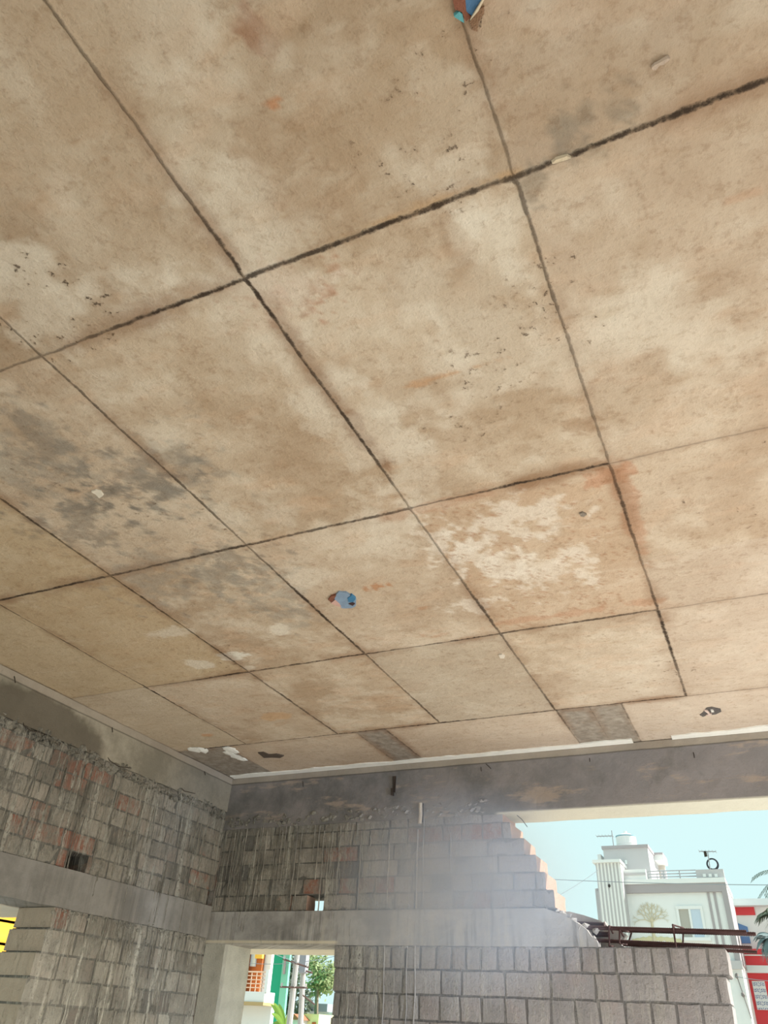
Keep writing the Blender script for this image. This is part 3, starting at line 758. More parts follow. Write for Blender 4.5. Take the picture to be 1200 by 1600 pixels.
# ------------------------------------------------------------------ the houses outside
EX = {}
def paint(name, col, rough=.8):
    if name not in EX: EX[name] = plain(name, col, rough, .04, 1.2)
    return EX[name]
PW = paint('white_paint', (.82, .82, .80)); PG = paint('grey_paint', (.41, .37, .375)); PLG = paint('light_grey_paint', (.55, .525, .525))
PWR = paint('rib_white', (.80, .79, .76)); PRED = paint('red_paint', (.72, .075, .085)); PBL = paint('blue_glass', (.14, .25, .48), .2)
PBR = paint('brown_pane', (.46, .43, .38), .3); PBG = paint('blue_pane', (.58, .66, .75), .2); PGOLD = paint('gold_relief', (.64, .56, .40), .6)
def rect(mb, q, p0, p1, Y, dep, front=0.):
    """box whose front face spans the two picked corners on the plane at depth Y"""
    x0, y0, x1, y1 = p0[0], p0[1], p1[0], p1[1]
    pm = (y0+y1)/2; pn = (x0+x1)/2
    a = aty(*q(x0, pm), Y); b = aty(*q(x1, pm), Y); c = aty(*q(pn, y0), Y); d = aty(*q(pn, y1), Y)
    mb.box(a.x, b.x, Y-front, Y+dep, d.z, c.z)
    return a.x, b.x, d.z, c.z
HY = 44.
qh = lambda u, v: (920+u/5, 1290+v/5)
hx = lambda u, v: aty(*qh(u, v), HY)
house = thing('house', (hx(600, 450).x, HY, -2.25), 'white two storey house with a grey banded roofline and a gold tree on its front', 'house')
zb = hx(600, 458).z; xl_, xr_ = hx(285, 480).x, hx(1072, 480).x
mb = MB(); mb.box(xl_, xr_-.02, HY, HY+5.0, -2.25, zb); part(mb, 'facade', PW, house)
mb = MB(); mb.box(xl_-.05, xr_+.03, HY-.22, HY+4.95, zb, zb+.22); part(mb, 'ledge', PW, house)
zb2 = hx(600, 527).z
mb = MB(); mb.box(xl_, xr_+.02, HY-.16, HY, zb2, zb); xp = hx(1043, 530).x; zlow = aty(1150, 1502, HY).z
mb.box(xp, xr_+.02, HY-.16, HY+4.95, zlow, zb2); part(mb, 'grey_band', PG, house)
for u in (934, 982):
    x = hx(u, 540).x; mb = MB(); mb.box(x-.055, x+.055, HY-.05, HY, zlow-.2, zb2); part(mb, 'groove', PG, house)
# window
w0, w1, w2, w3 = hx(697, 650).x, hx(872, 650).x, hx(790, 812).z-.35, hx(790, 650).z
fr = MB(); t = .09
fr.box(w0-.1, w1+.1, HY-.10, HY, w3-.02, w3+.12); fr.box(w0-.1, w0+.02, HY-.08, HY, w2, w3); fr.box(w1-.02, w1+.1, HY-.08, HY, w2, w3); fr.box(w0-.05, w1+.25, HY-.22, HY, w2-.14, w2)
xm = (w0+w1)/2; fr.box(xm-.05, xm+.05, HY-.07, HY, w2, w3)
f_ = part(fr, 'window', PW, house)
mb = MB(); mb.box(w0+.03, xm-.05, HY-.03, HY+.01, w2, w3); part(mb, 'pane', PBR, f_)
mb = MB(); mb.box(xm+.05, w1-.02, HY-.035, HY+.01, w2, w3); part(mb, 'pane', PBG, f_)
# ribbed tower
tx0, tx1 = hx(80, 330).x, hx(270, 330).x; tz = hx(170, 318).z
mb = MB(); mb.box(tx0, tx1, HY-.9, HY+2.5, -2.25, tz); tw = part(mb, 'tower', PLG, house)
for k in range(7):
    x = tx0 + (tx1-tx0)*(k+.6)/7; mb = MB(); mb.box(x-.045, x+.045, HY-.93, HY-.9, -2.25, tz); part(mb, 'rib', PWR, tw)
mb = MB(); mb.box(tx0-.12, tx1+.05, HY-1.1, HY+2.6, tz, hx(170, 296).z); part(mb, 'tower_cap', PW, tw)
mb = MB(); c = hx(188, 495); mb.lump((c.x, HY-.98, c.z), .07, .05, .09, rough=.05); part(mb, 'lamp', M_DARK, tw)
mb = MB(); rect(mb, qh, (62, 492), (97, 760), HY+.4, 2.); part(mb, 'side_wall', PLG, house)
mb = MB(); rect(mb, qh, (60, 490), (97, 503), HY+.3, 2.2); part(mb, 'side_coping', PG, house)
mb = MB(); rect(mb, qh, (70, 224), (97, 292), HY+1.5, 2.); part(mb, 'side_block', PW, house)
# stair head room
SX0, SX1 = hx(95, 250).x, hx(452, 250).x
s0z, s1z = hx(270, 330).z-.4, hx(270, 150).z
mb = MB(); mb.box(SX0, SX1, HY+.9, HY+4.7, s0z-.5, s1z); sr = part(mb, 'stair_room', PLG, house)
mb = MB(); mb.box(SX0-.06, SX1+.05, HY+.82, HY+4.8, s1z, s1z+.15); part(mb, 'coping', PG, sr)
a = hx(268, 260); mb = MB(); mb.box(a.x-.05, a.x+.05, HY+.84, HY+.9, a.z-.1, a.z+.1); part(mb, 'lamp', PW, sr)
# parapet left, with stripe
mb = MB(); x0, x1, z0, z1 = rect(mb, qh, (272, 342), (448, 441), HY-.05, .25); pp = part(mb, 'parapet', PW, house)
mb = MB(); rect(mb, qh, (280, 367), (443, 385), HY-.10, .06); part(mb, 'stripe', PLG, pp)
# parapet right with three squares
mb = MB(); rect(mb, qh, (840, 341), (1058, 441), HY-.05, .3); pr_ = part(mb, 'grey_parapet', PLG, house)
for u in (903, 948, 994):
    mb = MB(); rect(mb, qh, (u-12, 377), (u+12, 401), HY-.12, .08); part(mb, 'square', PW, pr_)
# railing
mb = MB(); ra, rb = hx(462, 390).x, hx(842, 390).x
for v in (351, 375, 398, 421):
    z = hx(650, v).z; mb.tube([(ra, HY+.05, z), (rb, HY+.05, z)], .028, 6)
for t_k in (.0, .33, .66): x = ra+(rb-ra)*t_k; mb.tube([(x, HY+.05, hx(650, 441).z-.05), (x, HY+.05, hx(650, 351).z)], .03, 6)
part(mb, 'railing', paint('rail_steel', (.42, .42, .43), .5), house)
# terrace canopy behind the railing
mb = MB(); rect(mb, qh, (472, 224), (582, 272), HY+3.2, 1.7); cn = part(mb, 'canopy', PW, house)
mb = MB(); rect(mb, qh, (470, 211), (577, 224), HY+3.1, 1.85); part(mb, 'coping', PG, cn)
mb = MB(); rect(mb, qh, (484, 272), (598, 440), HY+4.6, .3); part(mb, 'back_wall', paint('beige_wall', (.60, .54, .47)), house)
mb = MB(); rect(mb, qh, (566, 345), (606, 446), HY+3.3, .4); part(mb, 'terrace_column', PLG, house)
# gold tree relief: recursive branches
tr_ = MB(); base = hx(500, 800); topz = hx(505, 600).z; H = topz - base.z
def grow(p, ang, L, w, dep):
    q = p + Vector((math.sin(ang)*L, 0, math.cos(ang)*L))
    tr_.tube([p, (p+q)/2+Vector((U(-.03, .03)*L*4, 0, 0)), q], w, 4, taper=.7)
    if dep == 0: return
    for s in ((-1, 1) if dep < 4 else (-1, 0, 1)):
        grow(q, ang + s*U(.35, .62) + U(-.1, .1), L*U(.66, .84), w*.66, dep-1)
rs = random.getstate(); random.seed(5)
P0 = Vector((base.x, HY-.03, base.z))
tr_.tube([P0-Vector((0, 0, .75)), P0-Vector((0, 0, .2)), P0+Vector((.0, 0, H*.22))], .10, 5, taper=.55)
for a in (-1.15, -.75, -.35, .0, .35, .72, 1.1): grow(P0+Vector((0, 0, H*U(.12, .25))), a, H*.30, .034, 3)
random.setstate(rs)
part(tr_, 'tree_relief', PGOLD, house)
mb = MB()
c = hx(520, 880)
for k in range(9): mb.lump((c.x-1.1+2.2*k/8, HY-.02, c.z-.12+.10*math.sin(k/8*math.pi)), .22, .03, .12, rough=.2)
part(mb, 'relief_base', paint('straw_relief', (.66, .60, .38)), house)
# lower storey, band, lamps
mb = MB(); a = aty(1141, 1510, HY); mb.box(xl_, xr_+.05, HY-.25, HY+.0, a.z-.12, a.z+.22); part(mb, 'floor_band', PLG, house)
for (px, py) in ((1151, 1525), (1161, 1554)):
    a = aty(px, py, HY-.2); mb = MB(); mb.lump((a.x, HY-.2, a.z), .10, .12, .12, rough=.15); mb.tube([(a.x, HY-.1, a.z), (a.x+.15, HY-.05, a.z-.9)], .02, 5); part(mb, 'lamp', paint('lamp_grey', (.25, .22, .21)), house)

# tank and aerials stand on the roof
t_ = thing('water_tank', hx(290, 132), 'white round water tank with a blue rim on the stair room roof', 'water tank')
def revolve(mb, c, prof, n=28):
    i = len(mb.v)
    for (r_, z) in prof:
        for k in range(n): mb.v.append((c[0]+r_*math.cos(2*math.pi*k/n), c[1]+r_*math.sin(2*math.pi*k/n), c[2]+z))
    for a in range(len(prof)-1):
        for k in range(n): mb.face((i+a*n+k, i+a*n+(k+1) % n, i+(a+1)*n+(k+1) % n, i+(a+1)*n+k))
    mb.face([i+k for k in range(n)]); mb.face([i+(len(prof)-1)*n+k for k in range(n)])
k_ = (HY+2.4)/HY; tcx = hx(290, 100).x*k_; tr0 = (hx(368, 100).x-hx(212, 100).x)/2*k_
tc = (tcx, HY+2.4, s1z+.16); t_.location = tc; th = hx(290, 84).z*k_ - tc[2]
mb = MB(); revolve(mb, tc, [(tr0*.97, 0), (tr0, .05), (tr0, th*.4), (tr0*1.02, th*.45), (tr0, th*.5), (tr0, th*.92)]); part(mb, 'drum', PW, t_, smooth=False)
mb = MB(); revolve(mb, (tc[0], tc[1], tc[2]+th*.92), [(tr0*1.02, 0), (tr0*1.02, th*.08)]); part(mb, 'rim', paint('teal_rim', (.25, .42, .48)), t_)
mb = MB(); revolve(mb, (tc[0], tc[1], tc[2]+th), [(tr0*.9, 0), (tr0*.45, th*.16), (tr0*.18, th*.2), (tr0*.16, th*.34)]); part(mb, 'lid', PW, t_)
M_AER = paint('aerial_metal', (.30, .30, .31), .5)
def aerial(mast0, mast1, bar0, bar1, Y, zbase, label, extra=None):
    a = aty(*mast0, Y); b = aty(*mast1, Y); c = aty(*bar0, Y); d = aty(*bar1, Y); b.z = zbase
    t_ = thing('tv_aerial', b, label, 'aerial')
    mb = MB(); mb.tube([b, a], .025, 6); part(mb, 'mast', M_AER, t_)
    mb = MB(); mb.tube([c, d], .022, 6)
    for k in range(6):
        p = c.lerp(d, k/5); mb.tube([p-Vector((0, .35, 0)), p+Vector((0, .35, 0))], .010, 5)
    part(mb, 'crossbar', M_AER, t_); return t_
aerial(qh(178, 38), qh(191, 132), qh(62, 84), qh(186, 80), HY+1.3, s1z+.16, 'thin aerial with a long side arm beside the roof tank')
pz = hx(948, 341).z
t_ = aerial(qh(929, 202), qh(946, 330), qh(862, 201), qh(994, 203), HY+.08, pz, 'aerial with a flat crossbar on the grey roof parapet')
mb = MB(); a = aty(*qh(912, 221), HY+.08); mb.box(a.x-.06, a.x+.06, HY, HY+.15, a.z-.12, a.z+.1, jit=.03); part(mb, 'amplifier', M_DARK, t_)
c = hx(967, 318); mb = MB()
for j in range(4):
    r_ = .225+.02*j; mb.tube([(c.x+r_*math.cos(w*math.pi/12), HY+.25+.03*j, pz+.28+r_*math.sin(w*math.pi/12)) for w in range(25)], .015, 5)
t_ = thing('cable_coil', (c.x, HY+.1, pz), 'coil of black cable at the foot of the parapet aerial', 'cable coil'); part(mb, 'loop', paint('black_cable', (.05, .05, .06)), t_)

# red and white house at the right edge
RY = 50.; qr = lambda u, v: (1000+u/6, 1400+v/6); rx_ = lambda u, v: aty(*qr(u, v), RY)
h2 = thing('red_house', (rx_(1100, 500).x, RY, -2.25), 'red and white painted house behind the right side of the white house', 'house')
xa = rx_(858, 150).x-.25; xb = xa + 8.5
mb = MB(); mb.box(xa, xb, RY, RY+5, -2.25, rx_(1000, 100).z); part(mb, 'wall', PW, h2)
mb = MB(); mb.box(xa-.1, xb, RY-.7, RY+5, rx_(1000, 105).z, rx_(1000, 43).z); part(mb, 'roof_slab', paint('cool_white', (.74, .78, .78)), h2)
mb = MB(); rect(mb, qr, (845, 105), (1076, 180), RY, .1, .06); part(mb, 'red_panel', PRED, h2)
mb = MB(); a = rx_(1000, 235); b = rx_(1010, 445); x0 = rx_(880, 300).x-.25; x1 = rx_(1018, 340).x
mb.prism([(x0, b.z), (x1, b.z), (x1, a.z-.28), (x0+.25, a.z), (x0, a.z)], lambda s, d, z: (s, RY+d, z), -.05, .05); part(mb, 'window', PBL, h2)
mb = MB(); z0, z1 = rx_(1050, 665).z, rx_(1050, 512).z; mb.box(xa, xb, RY-.9, RY, z0, z1); part(mb, 'fascia', PRED, h2)
z2 = rx_(1050, 572).z; mb = MB(); mb.box(xa, xb, RY-.98, RY-.9, z2-.025, z2+.025); part(mb, 'white_line', PW, h2)
z3 = rx_(1050, 732).z; mb = MB(); mb.box(xa, xb, RY-.95, RY, z3, z0); part(mb, 'white_band', PW, h2)
mb = MB(); xw = rx_(1030, 900).x; mb.box(xw, xb, RY-.6, RY, -2.25, z3); part(mb, 'red_wall', PRED, h2)
mb = MB(); lx0, lx1, lz0, lz1 = rect(mb, qr, (1075, 800), (1195, 1068), RY-.6, .02, .10)
lp = part(mb, 'lattice', PW, h2)
mb = MB(); LY = RY-.71
lxm = (lx0+lx1)/2; lw = (lx1-lx0)/2; lh = lz1-lz0
for j in range(9):
    zc = lz0 + lh*(j+.5)/9
    for (f, an, e) in ((.0, 1.57, .05), (.30, .75, .06), (.62, 2.3, .06), (.84, 1.2, .045)):
        for sgn in ((1,) if f == 0 else (-1, 1)):
            x = lxm + sgn*f*lw; an2 = an if sgn > 0 else math.pi-an; z = zc + (.035 if j % 2 else -.02)*(1 if f else 0)
            dx, dz = e*math.cos(an2), e*math.sin(an2)
            mb.prism([(x-dx, z-dz), (x-dz*.42, z+dx*.42), (x+dx, z+dz), (x+dz*.42, z-dx*.42)], lambda s, d, q: (s, LY+d, q), 0, .02)
part(mb, 'cutout', paint('lattice_dark', (.22, .26, .42)), lp)

# palms
M_PALM = plain('palm_leaf', (.10, .13, .09), .7, .4, 4); M_PALMG = plain('palm_leaf_grey', (.17, .22, .22), .7, .3, 4)
M_TRUNK = plain('trunk_bark', (.25, .20, .15), .9, .3, 5, bump=.02)
def palm(crown, zbase, n, L, mat, label, seed):
    rs = random.getstate(); random.seed(seed)
    t_ = thing('palm_tree', (crown.x, crown.y, zbase), label, 'palm tree', 'palms behind the houses')
    mb = MB(); mb.tube([(crown.x+.3, crown.y, zbase), (crown.x+.15, crown.y, (zbase+crown.z)/2), tuple(crown)], .22, 8, taper=.7); part(mb, 'trunk', M_TRUNK, t_)
    for k in range(n):
        mb = MB(); an = 2*math.pi*k/n+U(-.2, .2); el = U(-.2, 1.0); d = Vector((math.cos(an), math.sin(an)*.8, 0))
        pts = [crown + d*(L*t*math.cos(el*.6)) + Vector((0, 0, L*(math.sin(el)*t - (.55+.5*(1-el))*t*t))) for t in [q/9 for q in range(10)]]
        mb.tube(pts, .03, 4, taper=.3)
        side = d.cross(Vector((0, 0, 1))).normalized()
        for q in range(1, 10):
            p = pts[q]; tg = (pts[q]-pts[q-1]).normalized()
            for s in (-1, 1):
                for h in (0, .5):
                    b0 = pts[q-1].lerp(p, h)
                    e = b0 + side*s*U(.45, .65)*(1.1-q/12) + tg*.3 + Vector((0, 0, -.22))
                    w = tg*.05; mb.quad(b0-w, b0+w, e+w*.3, e-w*.3)
        part(mb, 'frond', mat, t_)
    random.setstate(rs)
palm(aty(1240, 1372, 62), -2.25, 18, 3.0, M_PALM, 'tall dark palm whose fronds reach in at the right edge above the red house', 3)
palm(aty(1222, 1432, 47), -2.25, 12, 1.3, M_PALM, 'smaller palm in front of the red house roof at the right edge', 4)
palm(aty(1208, 1464, 43), -2.25, 14, .75, M_PALMG, 'low bluish grey palm in front of the red house window', 8)

# ------------------------------------------------------------------ what shows through the back window
VY = 40.; qv = lambda u, v: (360+u/6, 1460+v/6); vx = lambda u, v, Y=VY: aty(*qv(u, v), Y)
b1 = thing('balcony_house', (vx(250, 600).x, VY, -2.25), 'house with an orange balcony and yellow pillar seen through the back window', 'house')
PY_ = paint('yellow_paint', (.78, .52, .10)); PO = paint('orange_paint', (.42, .13, .045)); PT = paint('teal_paint', (.03, .42, .25)); PTL = paint('mint_paint', (.22, .62, .46))
x0, x1 = vx(112, 300).x, vx(196, 300).x; xe = vx(395, 600).x
zp0, zp1 = vx(270, 640).z, vx(270, 545).z
mb = MB(); mb.box(x0-6, xe, VY, VY+.3, -2.25, zp0-.1); mb.box(x0-6, xe-3.6, VY+.3, VY+5, -2.25, zp0-.1); part(mb, 'lower_wall', PW, b1)
mb = MB(); mb.box(x0-6, xe+.05, VY-.9, VY+.1, zp0, zp1); pa = part(mb, 'balcony_parapet', PW, b1)
mb = MB(); mb.box(x0-6, xe+.08, VY-.98, VY+.1, zp0-.14, zp0); part(mb, 'brown_trim', paint('tan_trim', (.50, .36, .18)), pa)
mb = MB(); mb.box(x0-.6, x1, VY-.95, VY-.3, zp0, zp1+7); part(mb, 'pillar', PY_, b1)
mb = MB(); mb.box(x0-6, vx(285, 350).x, VY+.02, VY+.25, zp1-.3, zp1+7); part(mb, 'orange_wall', PO, b1)
mb = MB(); rect(mb, qv, (292, 120), (372, 545), VY+.3, .25); part(mb, 'side_pillar', PW, b1)
mb = MB(); rect(mb, qv, (195, 90), (240, 300), VY-.1, .12); part(mb, 'window', PBG, b1)
mb = MB(); rect(mb, qv, (235, 120), (300, 225), VY-.12, .2); part(mb, 'yellow_beam', PY_, b1)
mb = MB(); zt0, zt1 = zp1, vx(270, 362).z; ra, rb = x1, xe
for k in range(5): z = zt0+(zt1-zt0)*(k+1)/5; mb.tube([(ra, VY-.8, z), (rb, VY-.8, z)], .035 if k == 4 else .022, 6)
for k in range(6): x = ra+(rb-ra)*k/5; mb.tube([(x, VY-.8, zt0), (x, VY-.8, zt1)], .022, 6)
part(mb, 'railing', paint('rail_peach', (.74, .55, .42)), b1)
mb = MB(); mb.box(rb-.02, rb+.16, VY-.9, VY-.7, zt0, zt1+.1); part(mb, 'corner_post', PW, b1)

b2 = thing('teal_house', (vx(460, 400, 46).x, 46, -2.25), 'bright teal green house standing behind the balcony house', 'house')
a0, a1, a2 = vx(378, 400, 46).x-2, vx(490, 400, 46).x, vx(553, 400, 46).x
mb = MB(); mb.box(a0, a1, 46, 46.4, -2.25, 9); mb.box(a0-4, a1-3.6, 46.4, 51.5, -2.25, 9); part(mb, 'wall', PT, b2)
mb = MB(); mb.box(a1, a2, 45.8, 46.0, -2.25, 9); part(mb, 'corner_bay', PTL, b2)
mb = MB(); c = vx(505, 300, 45.7); mb.box(c.x-.06, c.x+.06, 45.7, 45.8, c.z-.4, c.z+.4); part(mb, 'vent', PG, b2)

M_POLE = plain('pole_concrete', (.46, .43, .41), .9, .12, 3, bump=.01)
def pole(top, bot, Y, label, rad=.14):
    a = aty(*top, Y); b = aty(*bot, Y); d = (a-b)/(a.z-b.z); foot = b + d*(-2.25-b.z); head = a + d*1.6
    t_ = thing('utility_pole', foot, label, 'utility pole', 'utility poles outside the back window')
    mb = MB(); mb.tube([foot, head], rad, 10, taper=.75); part(mb, 'shaft', M_POLE, t_)
    return t_, a, d
pt, pa_, pd = pole(qv(628, 170), qv(553, 840), 31, 'leaning concrete pole with rusty crossarms, nearer the teal house')
M_ARM = paint('rusty_arm', (.17, .10, .09))
for v, tl in ((262, .22), (488, .0)):
    c = aty(*qv(612 if v < 300 else 592, v+8), 30.8); e = Vector((.62, 0, -.62*tl))
    mb = MB(); mb.tube([c-e, c+e], .035, 6); ar = part(mb, 'crossarm', M_ARM, pt)
    for k in (-.9, .1, .9):
        mb = MB(); q = c+e*k; mb.tube([q, q+Vector((0, 0, .14))], .04, 6); part(mb, 'insulator', paint('porcelain', (.55, .5, .48), .3), ar)
pt2, pa2, pd2 = pole(qv(692, 170), qv(657, 840), 32, 'upright concrete pole beside the leafy tree', .13)
c = aty(*qv(680, 345), 31.8); mb = MB(); mb.tube([c-Vector((.45, 0, -.12)), c+Vector((.45, 0, -.05))], .035, 6); part(mb, 'crossarm', M_ARM, pt2)
c = aty(*qv(690, 230), 31.8); mb = MB(); mb.box(c.x-.16, c.x+.16, 31.7, 31.95, c.z-.5, c.z+.4, jit=.03); part(mb, 'switch_box', paint('box_grey', (.33, .33, .37)), pt2)
c = aty(*qv(735, 605), 31.8); mb = MB(); mb.tube([c-Vector((.3, 0, -.12)), c+Vector((.3, 0, -.18))], .03, 6); part(mb, 'stay_arm', M_ARM, pt2)

def leaves(mb, c, rx, ry, rz, n, size, clump=7):
    cl = []
    for _ in range(clump):
        a = Vector((U(-1, 1), U(-1, 1), U(-1, 1)))
        if a.length > 1: a.normalize()
        cl.append(Vector((c.x+a.x*rx*.72, c.y+a.y*ry*.72, c.z+a.z*rz*.72)))
    for _ in range(n):
        k = random.choice(cl); v = Vector((random.gauss(0, 1), random.gauss(0, 1), random.gauss(0, 1)))*.33
        p = k + Vector((v.x*rx*.75, v.y*ry*.75, v.z*rz*.75))
        d = Vector((U(-1, 1), U(-1, 1), U(-1, .5))).normalized(); s = d.orthogonal().normalized(); e = size*U(.6, 1.3)
        mb.quad(p, p+d*e*.5+s*e*.25, p+d*e, p+d*e*.5-s*e*.25)
M_LEAF = plain('leaf_olive', (.33, .39, .19), .7, .45, 1.5); M_LEAFD = plain('leaf_dark', (.16, .19, .14), .7, .5, 1.5); M_BAN = plain('banana_leaf', (.26, .42, .08), .6, .35, 2)
def tree(name, cs, Y, zbase, mat, size, label, n=1200):
    c0 = aty(*cs[0][0], Y)
    t_ = thing(name, (c0.x, Y, zbase), label, 'tree', 'trees outside the back window')
    mb = MB(); mb.tube([(c0.x+.4, Y, zbase), (c0.x+.2, Y, (zbase+c0.z)/2), (c0.x, Y, c0.z)], .2, 8, taper=.5)
    mb2 = MB()
    for (px, rx, rz) in cs:
        c = aty(*px, Y); leaves(mb2, c, rx, rx*.9, rz, n//len(cs), size)
        mb.tube([(c0.x+.2, Y, c0.z-1.2), ((c.x+c0.x)/2, Y, (c.z+c0.z)/2-.2), tuple(c)], .07, 5, taper=.4)
    part(mb, 'trunk', M_TRUNK, t_); part(mb2, 'foliage', mat, t_)
tree('leafy_tree', [(qv(820, 290), 1.0, .75), (qv(900, 360), .8, .8), (qv(880, 440), .9, .5), (qv(800, 500), .7, .45), (qv(930, 480), .5, .5), (qv(740, 250), .5, .5)], 53, -2.25, M_LEAF, .30, 'olive green leafy tree right of the utility poles', 2000)
tree('dark_tree', [(qv(585, 420), .8, 1.5), (qv(620, 600), 1.2, 1.2), (qv(560, 620), .6, 1.2), (qv(600, 250), .7, 1.0), (qv(690, 660), .7, .9)], 57, -2.25, M_LEAFD, .32, 'dark shaggy tree behind the utility poles', 1700)
# banana plant
def banana(seed):
    random.seed(seed)
    base = vx(515, 930, 36); base.z = -2.25
    t_ = thing('banana_plant', base, 'banana plant with long pale ribbed leaves under the teal house', 'plant')
    mb = MB(); top = vx(515, 900, 36); mb.tube([base, top], .14, 8, taper=.6); part(mb, 'stem', paint('banana_stem', (.35, .42, .16)), t_)
    for tgt in ((380, 655), (405, 640), (470, 690), (535, 745), (385, 740), (400, 830), (450, 650), (560, 800)):
        e = vx(tgt[0], tgt[1], 36+U(-.8, .8)); mb = MB(); n = 10; pr = None
        mid = (top+e)/2 + Vector((0, 0, .25))
        for k in range(n+1):
            t = k/n; p = top*(1-t)**2 + mid*2*t*(1-t) + e*t*t; w = .10*math.sin(math.pi*min(1, t*1.02))**.6
            sd = Vector((0.5, .3, .75)).normalized()*w
            cur = (p-sd, p+Vector((0, 0, -.03)), p+sd)
            if pr:
                mb.quad(pr[0], pr[1], cur[1], cur[0]); mb.quad(pr[1], pr[2], cur[2], cur[1])
            pr = cur
        part(mb, 'leaf', M_BAN, t_)
banana(4)
random.seed(21)
# low sheds beyond the poles
b3 = thing('grey_shed', (vx(810, 690, 58).x, 58, -2.25), 'grey box shaped building far behind the utility poles', 'building')
mb = MB(); rect(mb, qv, (712, 648), (908, 722), 58, 6); part(mb, 'upper_box', paint('bluegrey', (.36, .37, .44)), b3)
mb = MB(); x0, x1 = vx(680, 690, 58).x, vx(960, 690, 58).x; mb.box(x0, x1, 58.3, 63, -2.25, vx(810, 722, 58).z); part(mb, 'lower_wall', PW, b3)
b4 = thing('yellow_wall_house', (vx(750, 800, 50).x, 50, -2.25), 'low pale yellow house with a brown doorway at the foot of the poles', 'house')
mb = MB(); x0, x1 = vx(690, 780, 50).x, vx(828, 780, 50).x; mb.box(x0, x1, 50, 55, -2.25, vx(760, 745, 50).z); part(mb, 'wall', paint('pale_yellow', (.74, .72, .38)), b4)
mb = MB(); rect(mb, qv, (765, 822), (800, 900), 50, .1, .05); part(mb, 'doorway', PO, b4)
b5 = thing('terracotta_roof_house', (vx(610, 770, 49).x, 49, -2.25), 'small house with a terracotta roof between the two poles', 'house')
mb = MB(); x0, x1 = vx(575, 800, 49).x, vx(650, 800, 49).x; mb.box(x0, x1, 49, 53, -2.25, vx(610, 800, 49).z); part(mb, 'wall', PW, b5)
mb = MB(); mb.prism([(x0-.2, vx(610, 800, 49).z), (x1+.2, vx(610, 800, 49).z), ((x0+x1)/2, vx(610, 745, 49).z)], lambda s, d, z: (s, 49+d, z), -.3, 4); part(mb, 'roof', paint('terracotta', (.45, .16, .09)), b5)

# left window: yellow and blue neighbour
b6 = thing('yellow_neighbour', (-9.5, 8, -2.25), 'yellow and blue house close outside the left window', 'house')
zs = atx(10, 1515, -9).z
def amber():
    g = G('amber_paint', .7, .2); n = g.noise(3, 5, vec=g.vec(g.x, g.y*.4, g.z*2))
    return g.done(g.mix(g.sm(n, .35, .65), (.62, .28, .02), (.80, .44, .05)))
mb = MB(); mb.box(-14, -9, 3, 10.3, zs, 4.5); part(mb, 'upper_wall', amber(), b6)
mb = MB(); mb.box(-14, -9, 3, 10.3, -2.25, zs); part(mb, 'lower_wall', paint('sky_blue_paint', (.33, .52, .72)), b6)
for k in range(3):
    z = zs+.25+.25*k; mb = MB(); mb.box(-9.03, -9, 3, 10.3, z, z+.03); part(mb, 'groove', paint('amber_dark', (.62, .33, .04)), b6)

# overhead wires
def cable(p, q, sag, label, rad=.012):
    mb = MB(); mb.tube([p.lerp(q, k/20)-Vector((0, 0, sag*4*(k/20)*(1-k/20))) for k in range(21)], rad, 5)
    t_ = thing('power_cable', p, label, 'cable', 'cables across the sky'); part(mb, 'strand', paint('cable_grey', (.30, .33, .36)), t_)
cable(aty(840, 1373, 34), aty(1230, 1383, 34), .05, 'long thin cable crossing the sky in front of the white house', .014)
cable(aty(868, 1402, 40), aty(934, 1360, 42), .05, 'thin cable slanting up to the ribbed tower', .012)
cable(aty(1130, 1460, 38), aty(1240, 1464, 38), .04, 'thin cable in front of the red house window', .010)
cable(aty(1150, 1526, 40), aty(1240, 1534, 40), .05, 'thin cable low across the red house wall', .012)
cable(aty(*qv(180, 270), 30), aty(*qv(1000, 200), 29), .12, 'cable passing the orange balcony toward the poles', .010)
cable(aty(*qv(220, 60), 29), aty(*qv(600, 245), 30.3), .1, 'cable sloping down to the top crossarm', .010)

# ------------------------------------------------------------------ haze volume added to imitate lens glare by the opening
def haze(name, c, r, dens, power, label):
    b = bmesh.new(); bmesh.ops.create_icosphere(b, subdivisions=3, radius=1); me = bpy.data.meshes.new(name); b.to_mesh(me); b.free()
    m = bpy.data.materials.new(name); m.use_nodes = True; nt_ = m.node_tree; nt_.nodes.clear()
    out = nt_.nodes.new('ShaderNodeOutputMaterial'); sc = nt_.nodes.new('ShaderNodeVolumeScatter'); nt_.links.new(sc.outputs[0], out.inputs['Volume'])
    sc.inputs['Color'].default_value = (.66, .80, 1, 1); sc.inputs['Anisotropy'].default_value = .25
    tc_ = nt_.nodes.new('ShaderNodeTexCoord'); ln = nt_.nodes.new('ShaderNodeVectorMath'); ln.operation = 'LENGTH'; nt_.links.new(tc_.outputs['Object'], ln.inputs[0])
    a_ = nt_.nodes.new('ShaderNodeMath'); a_.operation = 'SUBTRACT'; a_.use_clamp = True; a_.inputs[0].default_value = 1; nt_.links.new(ln.outputs['Value'], a_.inputs[1])
    p_ = nt_.nodes.new('ShaderNodeMath'); p_.operation = 'POWER'; nt_.links.new(a_.outputs[0], p_.inputs[0]); p_.inputs[1].default_value = power
    q_ = nt_.nodes.new('ShaderNodeMath'); q_.operation = 'MULTIPLY'; nt_.links.new(p_.outputs[0], q_.inputs[0]); q_.inputs[1].default_value = dens
    nt_.links.new(q_.outputs[0], sc.inputs['Density']); me.materials.append(m)
    for v in me.vertices: v.co.y = min(v.co.y, (YB-.012-c.y)/r[1]); v.co.z = min(v.co.z, (CZ-.03-c.z)/r[2])
    o = bpy.data.objects.new(name, me); COL.objects.link(o); o.location = c; o.scale = r
    tag(o, label, 'haze', kind='stuff'); return o
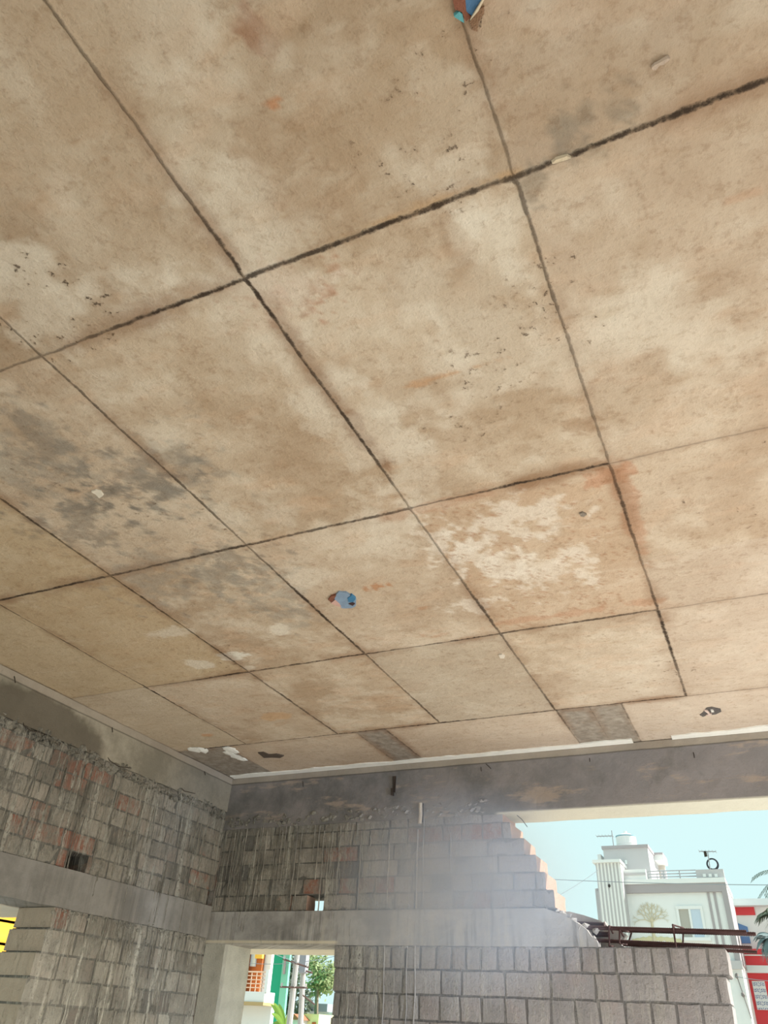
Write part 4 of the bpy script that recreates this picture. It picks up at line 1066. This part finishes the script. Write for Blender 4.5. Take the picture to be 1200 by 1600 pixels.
haze('dust_haze', aty(718, 1385, 3.82), (.80, .5, .52), 4.2, 1.5, 'pale bluish dust haze lit by the opening in front of the stepped bricks')

# ------------------------------------------------------------------ light
w = bpy.data.worlds.new('sky'); S.world = w; w.use_nodes = True
nt = w.node_tree; bg = nt.nodes['Background']
tcn = nt.nodes.new('ShaderNodeTexCoord'); sp_ = nt.nodes.new('ShaderNodeSeparateXYZ'); nt.links.new(tcn.outputs['Generated'], sp_.inputs[0])
mr = nt.nodes.new('ShaderNodeMapRange'); nt.links.new(sp_.outputs[2], mr.inputs[0]); mr.inputs[1].default_value = 0; mr.inputs[2].default_value = .7
mx = nt.nodes.new('ShaderNodeMix'); mx.data_type = 'RGBA'; nt.links.new(mr.outputs[0], mx.inputs[0])
mx.inputs[6].default_value = (.715, .975, .97, 1); mx.inputs[7].default_value = (.70, .96, .985, 1)
nt.links.new(mx.outputs[2], bg.inputs['Color']); bg.inputs['Strength'].default_value = 1.0
sun = bpy.data.lights.new('sun', 'SUN'); sun.energy = 9.0; sun.angle = math.radians(1.0); sun.color = (1, .965, .90)
so = bpy.data.objects.new('sun', sun); COL.objects.link(so)
d = Vector((-.74, -.36, -.57)); so.rotation_euler = d.to_track_quat('-Z', 'Y').to_euler()

def lamp(name, loc, direction, sx, sy_, power, col):
    l = bpy.data.lights.new(name, 'AREA'); l.shape = 'RECTANGLE'; l.size = sx; l.size_y = sy_; l.energy = power; l.color = col
    o = bpy.data.objects.new(name, l); COL.objects.link(o); o.location = loc; o.rotation_euler = Vector(direction).to_track_quat('-Z', 'Y').to_euler()
lamp('work_lamp', (.7, 3.0, -1.5), (-.05, .05, 1), 3.2, 2.4, 52, (1, .97, .92))  # added unseen area light in place of bounce off the floor
lamp('daylight_lamp', (.6, -2.7, -.2), (-.12, 1, .0), 4.6, 2.2, 55, (.84, .93, 1))  # fill light added behind the camera to brighten the walls
lamp('side_daylight_lamp', (2.5, 2.6, -.5), (-1, .08, .04), 1.8, 1.5, 34, (.95, .98, 1))  # unseen fill added at the open right side for the left wall
sl = bpy.data.lights.new('opening_glow', 'SPOT'); sl.energy = 235; sl.color = (.42, .64, 1); sl.spot_size = math.radians(30); sl.spot_blend = .9; sl.shadow_soft_size = .15  # unseen spot added only to brighten the haze volume
slo = bpy.data.objects.new('opening_glow', sl); COL.objects.link(slo); slo.location = (1.1, 3.1, .55)
slo.rotation_euler = (aty(715, 1378, 3.9) - slo.location).to_track_quat('-Z', 'Y').to_euler()
S.view_settings.view_transform = 'Standard'; S.view_settings.look = 'None'; S.view_settings.exposure = 0.0; S.view_settings.gamma = 1.0
S.cycles.volume_bounces = 1; S.cycles.volume_step_rate = 2.0; S.cycles.volume_max_steps = 64; S.cycles.max_bounces = 6; S.cycles.diffuse_bounces = 4; S.cycles.adaptive_threshold = .02
S.cycles.use_denoising = True
